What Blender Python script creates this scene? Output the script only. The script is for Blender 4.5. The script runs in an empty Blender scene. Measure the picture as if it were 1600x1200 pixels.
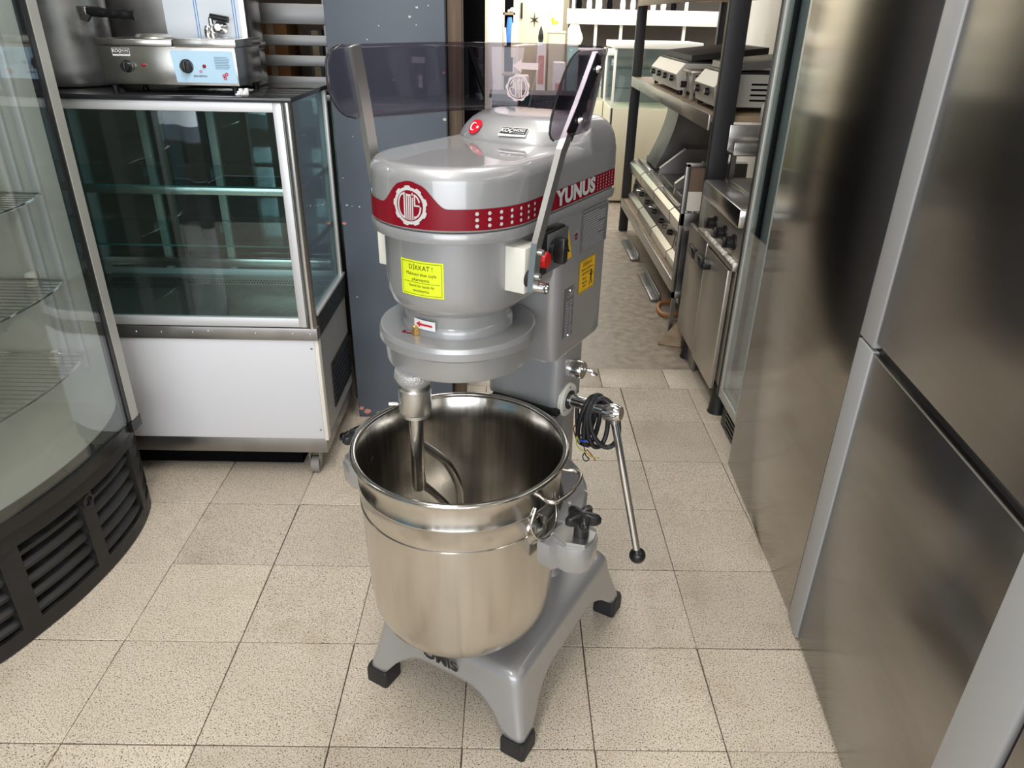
import bpy, bmesh, math, random
from mathutils import Vector, Matrix
random.seed(7)
S = bpy.context.scene
COL = S.collection
PI = math.pi

# ---------------------------------------------------------------- camera
F_PX, YAW, PITCH, ROLL = 1129.57, 0.010334, 0.469834, 0.0210952
CAM = (0.98431, -1.08298, 1.47357)
f = Vector((math.sin(YAW)*math.cos(PITCH), math.cos(YAW)*math.cos(PITCH), -math.sin(PITCH)))
r = Vector((math.cos(YAW), -math.sin(YAW), 0)); u = r.cross(f)
r2 = r*math.cos(ROLL) + u*math.sin(ROLL); u2 = -r*math.sin(ROLL) + u*math.cos(ROLL)
cd = bpy.data.cameras.new('camera'); co = bpy.data.objects.new('camera', cd); COL.objects.link(co)
M = Matrix((r2, u2, -f)).transposed().to_4x4(); M.translation = Vector(CAM)
co.matrix_world = M
cd.sensor_width = 36; cd.lens = F_PX*36/1600; cd.clip_start = .02
S.camera = co

# ---------------------------------------------------------------- world, lights, exposure
S.view_settings.view_transform = 'Standard'; S.view_settings.look = 'None'
S.view_settings.gamma = 1; S.view_settings.use_curve_mapping = False
S.view_settings.exposure = -0.10
S.cycles.transparent_max_bounces = 24
w = bpy.data.worlds.new('world'); S.world = w; w.use_nodes = True
w.node_tree.nodes['Background'].inputs[0].default_value = (.80, .88, 1, 1)
w.node_tree.nodes['Background'].inputs[1].default_value = 1.0

def area(name, loc, aim, sx, sy, power, col=(1, 1, 1), spread=PI):
    l = bpy.data.lights.new(name, 'AREA'); l.shape = 'RECTANGLE'; l.size = sx; l.size_y = sy
    l.energy = power; l.color = col; l.spread = spread
    o = bpy.data.objects.new(name, l); COL.objects.link(o); o.location = loc
    o.rotation_euler = (Vector(aim)-Vector(loc)).to_track_quat('-Z', 'Y').to_euler()
    return o
area('shop_window_daylight', (.5, -3.9, 1.6), (.5, 0, .9), 3.2, 2.2, 100, (.96, .98, 1))
area('ceiling_tube_light', (.55, -.55, 2.72), (.55, -.5, 0), .35, 2.0, 38, (1, .97, .92))
area('ceiling_tube_light', (1.15, .9, 2.72), (1.15, .9, 0), .35, 1.2, 13, (1, .97, .92))
area('back_room_daylight', (2.0, 4.0, 2.75), (1.6, 4.2, 0), 1.6, 3.5, 60, (1, .97, .92))
area('back_court_daylight', (1.6, 6.6, 2.9), (1.6, 7.2, 0), 3.4, 2.6, 150, (1, .98, .94))
area('back_court_low_daylight', (1.2, 4.9, 2.3), (1.7, 8, 1.1), 1.6, .8, 28, (1, .98, .94))

# ---------------------------------------------------------------- materials
MATS = {}
def mat(name, col, rough=.5, metal=0., coat=0., spec=.5, noise=None, bump=None, aniso=0., emis=0, tang=None):
    if name in MATS: return MATS[name]
    m = bpy.data.materials.new(name); m.use_nodes = True
    nt = m.node_tree; b = nt.nodes['Principled BSDF']
    b.inputs['Base Color'].default_value = (*col, 1); b.inputs['Roughness'].default_value = rough
    b.inputs['Metallic'].default_value = metal; b.inputs['Coat Weight'].default_value = coat
    b.inputs['Coat Roughness'].default_value = .04
    b.inputs['Specular IOR Level'].default_value = spec
    b.inputs['Anisotropic'].default_value = aniso
    if emis:
        b.inputs['Emission Color'].default_value = (*col, 1); b.inputs['Emission Strength'].default_value = emis
    tc = nt.nodes.new('ShaderNodeTexCoord')
    if tang:    # brushing direction in object space
        vt = nt.nodes.new('ShaderNodeVectorTransform'); vt.convert_from = 'OBJECT'; vt.convert_to = 'WORLD'; vt.inputs[0].default_value = tang
        nt.links.new(vt.outputs[0], b.inputs['Tangent'])
    if noise:   # (scale vec, amount, roughness amount)
        sc, am, ra = noise
        mp = nt.nodes.new('ShaderNodeMapping'); mp.inputs['Scale'].default_value = sc
        nz = nt.nodes.new('ShaderNodeTexNoise'); nz.inputs['Scale'].default_value = 1; nz.inputs['Detail'].default_value = 6
        nt.links.new(tc.outputs['Object'], mp.inputs[0]); nt.links.new(mp.outputs[0], nz.inputs[0])
        mr = nt.nodes.new('ShaderNodeMapRange'); mr.inputs[1].default_value = .3; mr.inputs[2].default_value = .7
        mr.inputs[3].default_value = 1-am; mr.inputs[4].default_value = 1+am*.6
        nt.links.new(nz.outputs[0], mr.inputs[0])
        vm = nt.nodes.new('ShaderNodeVectorMath'); vm.operation = 'SCALE'; vm.inputs[0].default_value = col
        nt.links.new(mr.outputs[0], vm.inputs['Scale']); nt.links.new(vm.outputs[0], b.inputs['Base Color'])
        if ra:
            m2 = nt.nodes.new('ShaderNodeMapRange'); m2.inputs[1].default_value = .3; m2.inputs[2].default_value = .7
            m2.inputs[3].default_value = max(.02, rough-ra); m2.inputs[4].default_value = rough+ra
            nt.links.new(nz.outputs[0], m2.inputs[0]); nt.links.new(m2.outputs[0], b.inputs['Roughness'])
    if bump:    # (scale vec, strength, distance)
        sc, st, di = bump
        mp = nt.nodes.new('ShaderNodeMapping'); mp.inputs['Scale'].default_value = sc
        nz = nt.nodes.new('ShaderNodeTexNoise'); nz.inputs['Scale'].default_value = 1; nz.inputs['Detail'].default_value = 3
        nt.links.new(tc.outputs['Object'], mp.inputs[0]); nt.links.new(mp.outputs[0], nz.inputs[0])
        bp = nt.nodes.new('ShaderNodeBump'); bp.inputs['Strength'].default_value = st; bp.inputs['Distance'].default_value = di
        nt.links.new(nz.outputs[0], bp.inputs['Height']); nt.links.new(bp.outputs[0], b.inputs['Normal'])
    MATS[name] = m; return m

def glassmat(name, tint, ior=1.5, boost=1.0, rough=.01):
    m = bpy.data.materials.new(name); m.use_nodes = True; nt = m.node_tree; nt.nodes.clear()
    out = nt.nodes.new('ShaderNodeOutputMaterial'); mx = nt.nodes.new('ShaderNodeMixShader')
    tr = nt.nodes.new('ShaderNodeBsdfTransparent'); tr.inputs[0].default_value = (*tint, 1)
    gl = nt.nodes.new('ShaderNodeBsdfGlossy'); gl.inputs['Roughness'].default_value = rough
    gl.inputs[0].default_value = (.95, .97, 1, 1)
    fr = nt.nodes.new('ShaderNodeFresnel'); ge_ = nt.nodes.new('ShaderNodeNewGeometry')
    bk = nt.nodes.new('ShaderNodeMapRange'); bk.inputs[3].default_value = ior; bk.inputs[4].default_value = 1/ior   # same ratio on both faces of a pane
    nt.links.new(ge_.outputs['Backfacing'], bk.inputs[0]); nt.links.new(bk.outputs[0], fr.inputs[0])
    mu = nt.nodes.new('ShaderNodeMath'); mu.operation = 'MULTIPLY'; mu.inputs[1].default_value = boost; mu.use_clamp = True
    nt.links.new(fr.outputs[0], mu.inputs[0]); nt.links.new(mu.outputs[0], mx.inputs[0])
    nt.links.new(tr.outputs[0], mx.inputs[1]); nt.links.new(gl.outputs[0], mx.inputs[2])
    nt.links.new(mx.outputs[0], out.inputs[0]); MATS[name] = m; return m

def terrazzo():
    m = bpy.data.materials.new('terrazzo'); m.use_nodes = True; nt = m.node_tree; b = nt.nodes['Principled BSDF']
    N = nt.nodes.new; L = nt.links.new
    geo = N('ShaderNodeNewGeometry'); oi = N('ShaderNodeObjectInfo')
    def chips(scale, lo, hi):
        v = N('ShaderNodeTexNoise'); v.inputs['Scale'].default_value = scale; v.inputs['Detail'].default_value = 1.5
        L(geo.outputs['Position'], v.inputs['Vector'])
        q = N('ShaderNodeMapRange'); q.inputs[1].default_value = lo; q.inputs[2].default_value = hi; q.interpolation_type = 'SMOOTHSTEP'
        L(v.outputs[0], q.inputs[0]); return q.outputs[0]
    big = N('ShaderNodeTexNoise'); big.inputs['Scale'].default_value = 5; big.inputs['Detail'].default_value = 5
    L(geo.outputs['Position'], big.inputs['Vector'])
    c1 = N('ShaderNodeMixRGB'); c1.inputs[1].default_value = (.69, .595, .48, 1); c1.inputs[2].default_value = (.85, .76, .64, 1)
    L(big.outputs[0], c1.inputs[0])
    fine = chips(260, .44, .60)
    c2 = N('ShaderNodeMixRGB'); c2.blend_type = 'MULTIPLY'; c2.inputs[2].default_value = (.80, .77, .72, 1); L(fine, c2.inputs[0]); L(c1.outputs[0], c2.inputs[1])
    d = chips(290, .60, .645)
    c3 = N('ShaderNodeMixRGB'); c3.inputs[2].default_value = (.07, .055, .04, 1); L(d, c3.inputs[0]); L(c2.outputs[0], c3.inputs[1])
    st = N('ShaderNodeTexNoise'); st.inputs['Scale'].default_value = 2.3; st.inputs['Detail'].default_value = 8; st.inputs['Roughness'].default_value = .65
    L(geo.outputs['Position'], st.inputs['Vector'])
    sr = N('ShaderNodeMapRange'); sr.inputs[1].default_value = .52; sr.inputs[2].default_value = .75; sr.inputs[4].default_value = .7; L(st.outputs[0], sr.inputs[0])
    c4 = N('ShaderNodeMixRGB'); c4.blend_type = 'MULTIPLY'; c4.inputs[2].default_value = (.60, .52, .44, 1); L(sr.outputs[0], c4.inputs[0]); L(c3.outputs[0], c4.inputs[1])
    orr = N('ShaderNodeMapRange'); orr.inputs[3].default_value = .9; orr.inputs[4].default_value = 1.08; L(oi.outputs['Random'], orr.inputs[0])
    vm = N('ShaderNodeVectorMath'); vm.operation = 'SCALE'; L(c4.outputs[0], vm.inputs[0]); L(orr.outputs[0], vm.inputs['Scale'])
    L(vm.outputs[0], b.inputs['Base Color']); b.inputs['Roughness'].default_value = .42
    MATS['terrazzo'] = m; return m
terrazzo()

steel = mat('brushed_steel', (.64, .62, .59), .24, 1, noise=((2, 2, 20), .04, 0))
steel_dark = mat('worn_steel', (.34, .33, .32), .38, 1, noise=((8, 8, 8), .15, .08))
chrome = mat('chrome', (.78, .78, .78), .08, 1)
polish = mat('polished_bowl_steel', (.64, .61, .565), .19, 1, noise=((90, 90, 3), .04, .03), aniso=.6, tang=(0, 0, 1))
alu = mat('satin_aluminium', (.66, .66, .64), .36, 1)
alu_pale = mat('anodised_aluminium', (.74, .75, .77), .5, .55)
silver = mat('silver_paint', (.385, .385, .39), .42, .4, coat=1.0)
silver_dk = mat('silver_paint_casting', (.42, .425, .43), .36, .5, coat=.35, bump=((300, 300, 300), .05, .0008))
rawcast = mat('raw_cast_aluminium', (.62, .62, .62), .45, .7, bump=((350, 350, 350), .8, .003))
black = mat('black_plastic', (.012, .012, .013), .28)
blackm = mat('black_rubber', (.018, .018, .02), .5, noise=((30, 30, 30), .4, .1))
grille_m = mat('dusty_black_plastic', (.014, .014, .015), .5, noise=((25, 25, 60), .5, .12))
red_band = mat('dark_red_vinyl', (.22, .002, .012), .3, spec=.35)
red = mat('red_plastic', (.65, .01, .01), .3)
redv = mat('red_print', (.62, .01, .03), .4)
white = mat('white_panel', (.74, .75, .79), .42)
whitep = mat('white_print', (.85, .85, .85), .45)
lgrey_print = mat('pale_grey_print', (.58, .58, .57), .4)
cream = mat('cream_nylon', (.78, .77, .69), .4)
yellowg = mat('lime_yellow_label', (.80, .92, .02), .4)
yellow = mat('amber_label', (.85, .50, .02), .4)
ink = mat('black_ink', (.01, .01, .01), .5)
brass = mat('brass', (.75, .48, .18), .25, 1)
grey_label = mat('grey_label', (.16, .16, .165), .4)
grey_ink = mat('grey_ink', (.36, .36, .37), .5)
bluefilm = mat('pale_blue_film', (.50, .72, .90), .35)
whitefilm = mat('white_protective_film', (.68, .74, .80), .35)
blueline = mat('blue_print', (.05, .22, .6), .4)
pillar_m = mat('slate_blue_wall_paint', (.118, .142, .178), .5, noise=((4, 4, 4), .12, .08))
plaster = mat('pale_plaster', (.62, .58, .50), .8, noise=((2, 2, 2), .12, 0))
ceil_m = mat('ceiling_paint', (.62, .61, .58), .8)
teal = mat('teal_paint', (.03, .22, .32), .6)
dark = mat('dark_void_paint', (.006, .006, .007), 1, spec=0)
wood = mat('weathered_wood', (.16, .11, .075), .7, noise=((60, 60, 3), .55, .1))
shelfwood = mat('shelf_board', (.42, .31, .2), .55, noise=((3, 30, 30), .25, 0))
concrete = mat('polished_concrete', (.43, .36, .28), .4, noise=((22, 22, 22), .30, .1))
grout = mat('grout', (.07, .058, .046), .8)
beige = mat('beige_wall', (.80, .70, .50), .7)
whitef = mat('white_frame', (.85, .82, .74), .5)
liner = mat('cooler_liner', (.50, .51, .47), .4, noise=((3, 3, 3), .08, 0))
cableb = mat('cable_black', (.02, .02, .022), .38)
tieb = mat('blue_tie', (.02, .12, .7), .4)
ywire = mat('yellow_wire', (.65, .6, .1), .4)
potm = mat('dull_aluminium', (.42, .43, .43), .34, .85, noise=((10, 10, 10), .25, .12))
screws = mat('screw_steel', (.35, .34, .32), .35, 1)
darkglass = mat('dark_glass_top', (.02, .022, .024), .12)
framegrey = mat('door_frame_grey', (.48, .48, .44), .42, .25)
trimgrey = mat('grey_edge_trim', (.44, .445, .45), .45, .1)
glass = glassmat('clear_glass', (.94, .972, .965), 1.5, 1.3)
glass_dim = glassmat('greenish_glass', (.80, .91, .90), 1.5, 1.5)
smoke = glassmat('smoked_acrylic', (.60, .565, .615), 1.45, 1.0)

# ---------------------------------------------------------------- builders
ORG = {}
def thing(name, label, cat, loc=(0, 0, 0), rotz=None, group=None):
    o = bpy.data.objects.new(name, None); COL.objects.link(o); o.location = loc; o.empty_display_size = .05
    if rotz is not None: o.rotation_euler = (0, 0, rotz); ORG[o.name] = Vector((0, 0, 0))
    else: ORG[o.name] = Vector(loc)
    o['label'] = label; o['category'] = cat
    if group: o['group'] = group
    return o
def tag(o, label, cat, group=None):
    o['label'] = label; o['category'] = cat
    if group: o['group'] = group
    return o
def struct(o): o['kind'] = 'structure'; return o

class B:
    def __init__(s): s.bm = bmesh.new()
    def faces(s, vs, fs):
        v = [s.bm.verts.new(p) for p in vs]
        for q in fs:
            try: s.bm.faces.new([v[i] for i in q])
            except ValueError: pass
        return v
    def box(s, x0, x1, y0, y1, z0, z1, bev=0, seg=2, M=None):
        vs = [(x, y, z) for x in (x0, x1) for y in (y0, y1) for z in (z0, z1)]
        v = s.faces(vs, [(0, 1, 3, 2), (4, 6, 7, 5), (0, 4, 5, 1), (2, 3, 7, 6), (0, 2, 6, 4), (1, 5, 7, 3)])
        new = list(v)
        if bev:
            ed = list({e for q in v for e in q.link_edges})
            res = bmesh.ops.bevel(s.bm, geom=ed, offset=bev, segments=seg, affect='EDGES', profile=.5)
            new = res['verts']
        if M: bmesh.ops.transform(s.bm, matrix=M, verts=list({q for q in new}))
        return s
    def rings(s, R, cap0=True, cap1=True, closed=True):
        n = len(R[0]); V = [[s.bm.verts.new(p) for p in r_] for r_ in R]
        for a, b in zip(V, V[1:]):
            for i in range(n if closed else n-1):
                j = (i+1) % n
                try: s.bm.faces.new((a[i], a[j], b[j], b[i]))
                except ValueError: pass
        if cap0 and n > 2: s.bm.faces.new(list(reversed(V[0])))
        if cap1 and n > 2: s.bm.faces.new(V[-1])
        return s
    def cyl(s, p0, p1, r0, r1=None, n=20, caps=True):
        p0 = Vector(p0); p1 = Vector(p1); r1 = r0 if r1 is None else r1
        d = (p1-p0).normalized(); a = d.orthogonal().normalized(); b = d.cross(a)
        R = [[p+(a*math.cos(2*PI*k/n)+b*math.sin(2*PI*k/n))*q for k in range(n)] for p, q in ((p0, r0), (p1, r1))]
        return s.rings(R, caps, caps)
    def turn(s, prof, p0, ax=(0, 0, 1), n=32, caps=(True, True)):
        p0 = Vector(p0); d = Vector(ax).normalized(); a = d.orthogonal().normalized(); b = d.cross(a)
        R = [[p0+d*h+(a*math.cos(2*PI*k/n)+b*math.sin(2*PI*k/n))*max(q, 1e-4) for k in range(n)] for q, h in prof]
        return s.rings(R, *caps)
    def tube(s, pts, rad, n=8, closed=False, smooth=0):
        P = [Vector(p) for p in pts]
        if smooth:
            Q = []; m = len(P)
            for i in range(m if closed else m-1):
                g = lambda k: P[k % m] if closed else P[min(max(k, 0), m-1)]
                a, b, c, d = g(i-1), g(i), g(i+1), g(i+2)
                for k in range(smooth):
                    t = k/smooth
                    Q.append(.5*((2*b)+(c-a)*t+(2*a-5*b+4*c-d)*t*t+(3*b-a-3*c+d)*t**3))
            if not closed: Q.append(P[-1])
            P = Q
        m = len(P); R = []; up = None
        for i in range(m):
            if closed: t = (P[(i+1) % m]-P[i-1]).normalized()
            else: t = (P[min(i+1, m-1)]-P[max(i-1, 0)]).normalized()
            up = t.orthogonal().normalized() if up is None else (up-t*up.dot(t)).normalized()
            v = t.cross(up)
            R.append([P[i]+(up*math.cos(2*PI*k/n)+v*math.sin(2*PI*k/n))*rad for k in range(n)])
        if closed: R.append(R[0]); return s.rings(R, False, False)
        return s.rings(R)
    def prism(s, poly, z0, z1, M=None):
        R = [[(x, y, z0) for x, y in poly], [(x, y, z1) for x, y in poly]]
        if M: R = [[M @ Vector(p) for p in q] for q in R]
        return s.rings(R)
    def sphere(s, c, rad, sx=1, sy=1, sz=1, u=16, v=10):
        bmesh.ops.create_uvsphere(s.bm, u_segments=u, v_segments=v, radius=rad,
                                  matrix=Matrix.Translation(c) @ Matrix.Diagonal((sx, sy, sz, 1)))
        return s
    def build(s, name, m, parent=None, smooth=True, angle=38, loc=None, weld=True, kind=None, label=None, solid=0):
        if weld: bmesh.ops.remove_doubles(s.bm, verts=s.bm.verts, dist=1e-6)
        bmesh.ops.recalc_face_normals(s.bm, faces=s.bm.faces)
        org = Vector(loc) if loc else Vector((0, 0, 0))
        if parent is not None: org = ORG[parent.name]
        if org.length: bmesh.ops.translate(s.bm, vec=-org, verts=s.bm.verts)
        me = bpy.data.meshes.new(name); s.bm.to_mesh(me); s.bm.free()
        me.materials.append(MATS[m] if isinstance(m, str) else m)
        if smooth:
            for p in me.polygons: p.use_smooth = True
            me.set_sharp_from_angle(angle=math.radians(angle))
        o = bpy.data.objects.new(name, me); COL.objects.link(o)
        if parent is not None: o.parent = parent; ORG[o.name] = org
        elif loc: o.location = loc; ORG[o.name] = org
        else: ORG[o.name] = Vector((0, 0, 0))
        if kind: o['kind'] = kind
        if label: o['label'] = label
        if solid:
            md = o.modifiers.new('solid', 'SOLIDIFY'); md.thickness = abs(solid); md.offset = -1 if solid > 0 else 1
        return o

def bx(name, m, parent, x0, x1, y0, y1, z0, z1, bev=0, **k):
    return B().box(x0, x1, y0, y1, z0, z1, bev).build(name, m, parent, **k)

def rrect(x0, x1, y0, y1, rad, n=5):
    P = []
    for cx, cy, a0 in ((x1-rad, y0+rad, -PI/2), (x1-rad, y1-rad, 0), (x0+rad, y1-rad, PI/2), (x0+rad, y0+rad, PI)):
        for k in range(n+1):
            a = a0+PI/2*k/n; P.append((cx+rad*math.cos(a), cy+rad*math.sin(a)))
    return P

def text(s, size, fn, name, m, parent, sx=1., spacing=1., bold=0, ital=0.):
    """lettering laid on a surface: fn(u, v) gives the point for text coordinates centred on 0,0"""
    cu = bpy.data.curves.new(name, 'FONT'); cu.body = s; cu.size = size; cu.align_x = 'CENTER'; cu.align_y = 'CENTER'
    cu.space_character = spacing; cu.offset = bold*size; cu.shear = ital; cu.resolution_u = 3
    t = bpy.data.objects.new('tmp', cu); COL.objects.link(t)
    bpy.context.view_layer.update()
    me = bpy.data.meshes.new_from_object(t.evaluated_get(bpy.context.evaluated_depsgraph_get()))
    bpy.data.objects.remove(t); bpy.data.curves.remove(cu)
    me.name = name
    org = ORG[parent.name]
    for v in me.vertices: v.co = Vector(fn(v.co.x*sx, v.co.y))-org
    me.materials.clear(); me.materials.append(MATS[m] if isinstance(m, str) else m)
    o = bpy.data.objects.new(name, me); COL.objects.link(o); o.parent = parent; ORG[o.name] = org
    return o
def plane_fn(o, ux, uy, off=0):
    o = Vector(o); ux = Vector(ux).normalized(); uy = Vector(uy).normalized(); n = ux.cross(uy)
    return lambda a, b, e=0: o+ux*a+uy*b+n*(off+e)
def decal(fn, polar=None, rect=None, off=.0003, nu=8, nv=1, shape=None):
    """thin printed patch following fn; polar=(cx,cy,rfun or r) or rect=(u0,u1,v0,v1) or shape=[(u,v)..]"""
    b = B()
    if rect:
        u0, u1, v0, v1 = rect
        R = [[fn(u0+(u1-u0)*i/nu, v0+(v1-v0)*j/nv, off) for i in range(nu+1)] for j in range(nv+1)]
        b.rings(R, False, False, closed=False)
    if polar:
        cx, cy, rf = polar; n = 48
        rr = rf if callable(rf) else (lambda a: rf)
        R = [[fn(cx+rr(2*PI*k/n)*q*math.cos(2*PI*k/n), cy+rr(2*PI*k/n)*q*math.sin(2*PI*k/n), off) for k in range(n)] for q in (.25, .5, .75, 1)]
        b.rings(R, True, False)
    if shape:
        b.faces([fn(p, q, off) for p, q in shape], [tuple(range(len(shape)))])
    return b

# ================================================================ SETTING
sb = struct(bx('floor', grout, None, -1.9, 3.2, -4.2, 2.005, -.10, -.006))
ORG[sb.name] = Vector((0, 0, 0))
tb = B(); g = .0012
tb.box(g, .3-g, g, .3-g, -.012, 0, .0012, 1); tile0 = tb.build('floor_tile', 'terrazzo', sb)
first = True
for j in range(-8, 6):
    for i in range(-5, 10):
        if i > 6 and j < 3: continue
        o = tile0 if first else tile0.copy()
        if not first: COL.objects.link(o)
        first = False
        o.location = (i*.3+random.uniform(-.0007, .0007), j*.3+random.uniform(-.0007, .0007), random.uniform(-.0008, .0004))
x = -1.6
while x < 2.9:                                    # narrower border row before the concrete
    bw = .302
    if x < .3 or x > .3:
        bx('border_tile', 'terrazzo', sb, x+.0015, x+bw-.0015, 1.8+.0015, 1.998, -.012, 0, .0012)
    x += bw
cs = struct(bx('floor_concrete', concrete, None, -2.5, 4.2, 2.0, 10.2, -.10, -.004)); ORG[cs.name] = Vector((0, 0, 0))
struct(bx('ceiling', ceil_m, None, -1.9, 3.2, -4.2, 4.7, 2.85, 2.95))
wl = struct(bx('wall_left', mat('grey_wall_paint', (.20, .20, .20), .7), None, -1.98, -1.9, -4.2, 2.6, 0, 2.85))
ORG[wl.name] = Vector((0, 0, 0))
bx('painted_panel', teal, wl, -1.9, -1.89, -3.3, -1.35, .0, 1.45)
struct(bx('wall_right', plaster, None, 2.75, 2.83, -4.2, 5.0, 0, 2.85))
# shop front behind the camera: sill, piers and lintel round the big opening
wf = B(); wf.box(-1.9, 2.83, -4.3, -4.2, 0, .35); wf.box(-1.9, -1.3, -4.3, -4.2, .35, 2.85); wf.box(2.4, 2.83, -4.3, -4.2, .35, 2.85)
struct(wf.build('wall_front', plaster))
struct(bx('wall_middle', mat('dark_store_wall', (.075, .05, .035), .8), None, -1.9, .38, 2.35, 2.45, 0, 2.85))
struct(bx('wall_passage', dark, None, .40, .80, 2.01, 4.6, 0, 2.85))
# slate-blue pillar with paint chips
pl = struct(bx('pillar', pillar_m, None, .388, .772, 1.5, 2.0, 0, 2.85, .004)); ORG[pl.name] = Vector((0, 0, 0))
chipm = mat('chipped_paint_plaster', (.62, .62, .60), .8); chipr = mat('chipped_paint_pink', (.66, .30, .26), .8)
def chip_at(x, z, sz, m, k):
    n = 7; rnd = random.Random(k)
    P = [(x+sz*math.cos(2*PI*i/n)*rnd.uniform(.4, 1.1), z+sz*.8*math.sin(2*PI*i/n)*rnd.uniform(.4, 1.1)) for i in range(n)]
    B().rings([[(a, 1.5003, c) for a, c in P], [(a, 1.499, c) for a, c in P]]).build('paint_chip', m, pl)
for k, (x, z, sz, m) in enumerate([(.395, .80, .009, chipr), (.56, 1.44, .004, chipm), (.41, .865, .005, chipm), (.428, .862, .003, chipm), (.455, .86, .005, chipm), (.765, 1.305, .006, chipr),
        (.66, 1.468, .006, chipm), (.68, 1.445, .004, chipm), (.685, 1.495, .006, chipm), (.765, 1.16, .008, chipm), (.52, 1.40, .003, chipm), (.40, .04, .014, chipr), (.425, .028, .02, chipr),
        (.47, .02, .016, chipm), (.42, .52, .004, chipm), (.405, .96, .003, chipm), (.72, 1.5, .004, chipm), (.60, 1.28, .003, chipm), (.45, 1.1, .003, chipm)]):
    chip_at(x, z, sz, m, k)
tr = struct(bx('trim_1', wood, None, .775, .822, 1.55, 1.66, 0, 2.85, .003))
# conduit loop on the right wall
tc_ = B().tube([(2.74, 2.4, 2.0), (2.73, 2.42, 1.7), (2.70, 2.7, 1.52), (2.73, 3.0, 1.6), (2.74, 3.05, 2.1)], .007, smooth=6).build('wall_hose', mat('orange_hose', (.55, .22, .06), .5))
tag(tc_, 'thin orange hose looping down the plaster wall behind the rack', 'hose')

# ================================================================ PLANETARY MIXER
mx = thing('planetary_mixer', 'large silver floor-standing dough mixer with a dark red band and polished steel bowl', 'mixer', (.987, .321, 0), math.radians(-30.2))
CY = -.182                                         # y of the bowl and planetary axis
# --- cast base on four legs
def base_pt(t, lvl):
    pass
def perim(hx, yf_, yb_, rad, n_side=22, n_c=5):
    """rounded rectangle sampled with a side tag: returns (x,y,side,frac)"""
    P = []
    cs_ = [(hx-rad, yf_+rad, -PI/2), (hx-rad, yb_-rad, 0), (-hx+rad, yb_-rad, PI/2), (-hx+rad, yf_+rad, PI)]
    for c in range(4):
        cx, cy, a0 = cs_[c]
        for k in range(n_c+1):
            a = a0+PI/2*k/n_c; P.append((cx+rad*math.cos(a), cy+rad*math.sin(a), 'c', c))
        nx, ny, na = cs_[(c+1) % 4]
        x0, y0 = cx+rad*math.cos(a0+PI/2), cy+rad*math.sin(a0+PI/2); x1, y1 = nx+rad*math.cos(na), ny+rad*math.sin(na)
        for k in range(1, n_side):
            t = k/n_side; P.append((x0+(x1-x0)*t, y0+(y1-y0)*t, 's%d' % c, t))
    return P
def base_ring(hx, yf_, yb_, rad, zf):
    return [(x, y, zf(s, t)) for x, y, s, t in perim(hx, yf_, yb_, rad)]
ZT = .212
def zbot(s, t):
    if s == 'c': return .036
    leg = .085 if s in ('s1', 's3') else .075      # leg width as a fraction of the side
    d = min(t, 1-t)
    if d < leg: return .036
    q = min(1, (d-leg)/(.26 if s in ('s1', 's3') else .22))
    return .036+(.098 if s in ('s1', 's3') else .10)*math.sin(q*PI/2)**.55
b = B(); R = []
def inter(a, k): return a
top = [(.150, -.205, .195, .03, ZT), (.172, -.232, .217, .035, ZT-.001), (.184, -.245, .229, .03, ZT-.006), (.190, -.252, .236, .026, ZT-.018)]
for hx, yf_, yb_, rad, z in top: R.append(base_ring(hx, yf_, yb_, rad, lambda s, t, z=z: z))
K = 8; zt = ZT-.018
for k in range(1, K+1):
    q = k/K; row = []
    A = perim(.190, -.252, .236, .026); C_ = perim(.2185, -.279, .279, .014)
    for (x0, y0, s, t), (x1, y1, _, _) in zip(A, C_):
        zb = zbot(s, t); z = zt+(zb-zt)*q; h = (zt-z)/(zt-.036); h = h**1.25
        row.append((x0+(x1-x0)*h, y0+(y1-y0)*h, z))
    R.append(row)
b.rings(R, True, False)
base = b.build('base', silver, mx, solid=.009, angle=50)
for sx_ in (-1, 1):
    for yy in (-1, 1):
        xo = sx_*.2225; yo = -.2835 if yy < 0 else .2835
        xs = sorted((xo, xo-sx_*.062)); ys = sorted((yo, yo-yy*.062))
        bb = B(); P0 = rrect(xs[0], xs[1], ys[0], ys[1], .008)
        P1 = rrect(xs[0]+.003, xs[1]-.003, ys[0]+.003, ys[1]-.003, .008)
        bb.rings([[(x, y, 0) for x, y in P0], [(x, y, .036) for x, y in P0], [(x, y, .047) for x, y in P1]])
        bb.build('rubber_foot', blackm, mx)
sx0 = plane_fn((-.012, -.2605, .163), (1, 0, 0), (0, -.11, 1))
text('OMIS', .046, sx0, 'lettering', ink, base, sx=.9, bold=.03)
# --- column
def col_ring(hx, y0, y1, rad, z): return [(x, y, z) for x, y in rrect(-hx, hx, y0, y1, rad, 6)]
b = B()
b.rings([col_ring(.12, .055, .21, .03, .205), col_ring(.105, .068, .205, .03, .225), col_ring(.094, .078, .196, .03, .26), col_ring(.088, .085, .19, .026, .688)])
b.build('column', silver_dk, mx)
b = B(); b.rings([col_ring(.096, .068, .196, .026, .690), col_ring(.094, .07, .196, .026, .87)])
b.build('column_head', silver, mx)
bx('slide_gasket', blackm, mx, -.075, .097, .060, .12, .676, .692, .003)
bx('slide_rail', steel_dark, mx, -.045, .045, .055, .09, .30, .672, .003)
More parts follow.
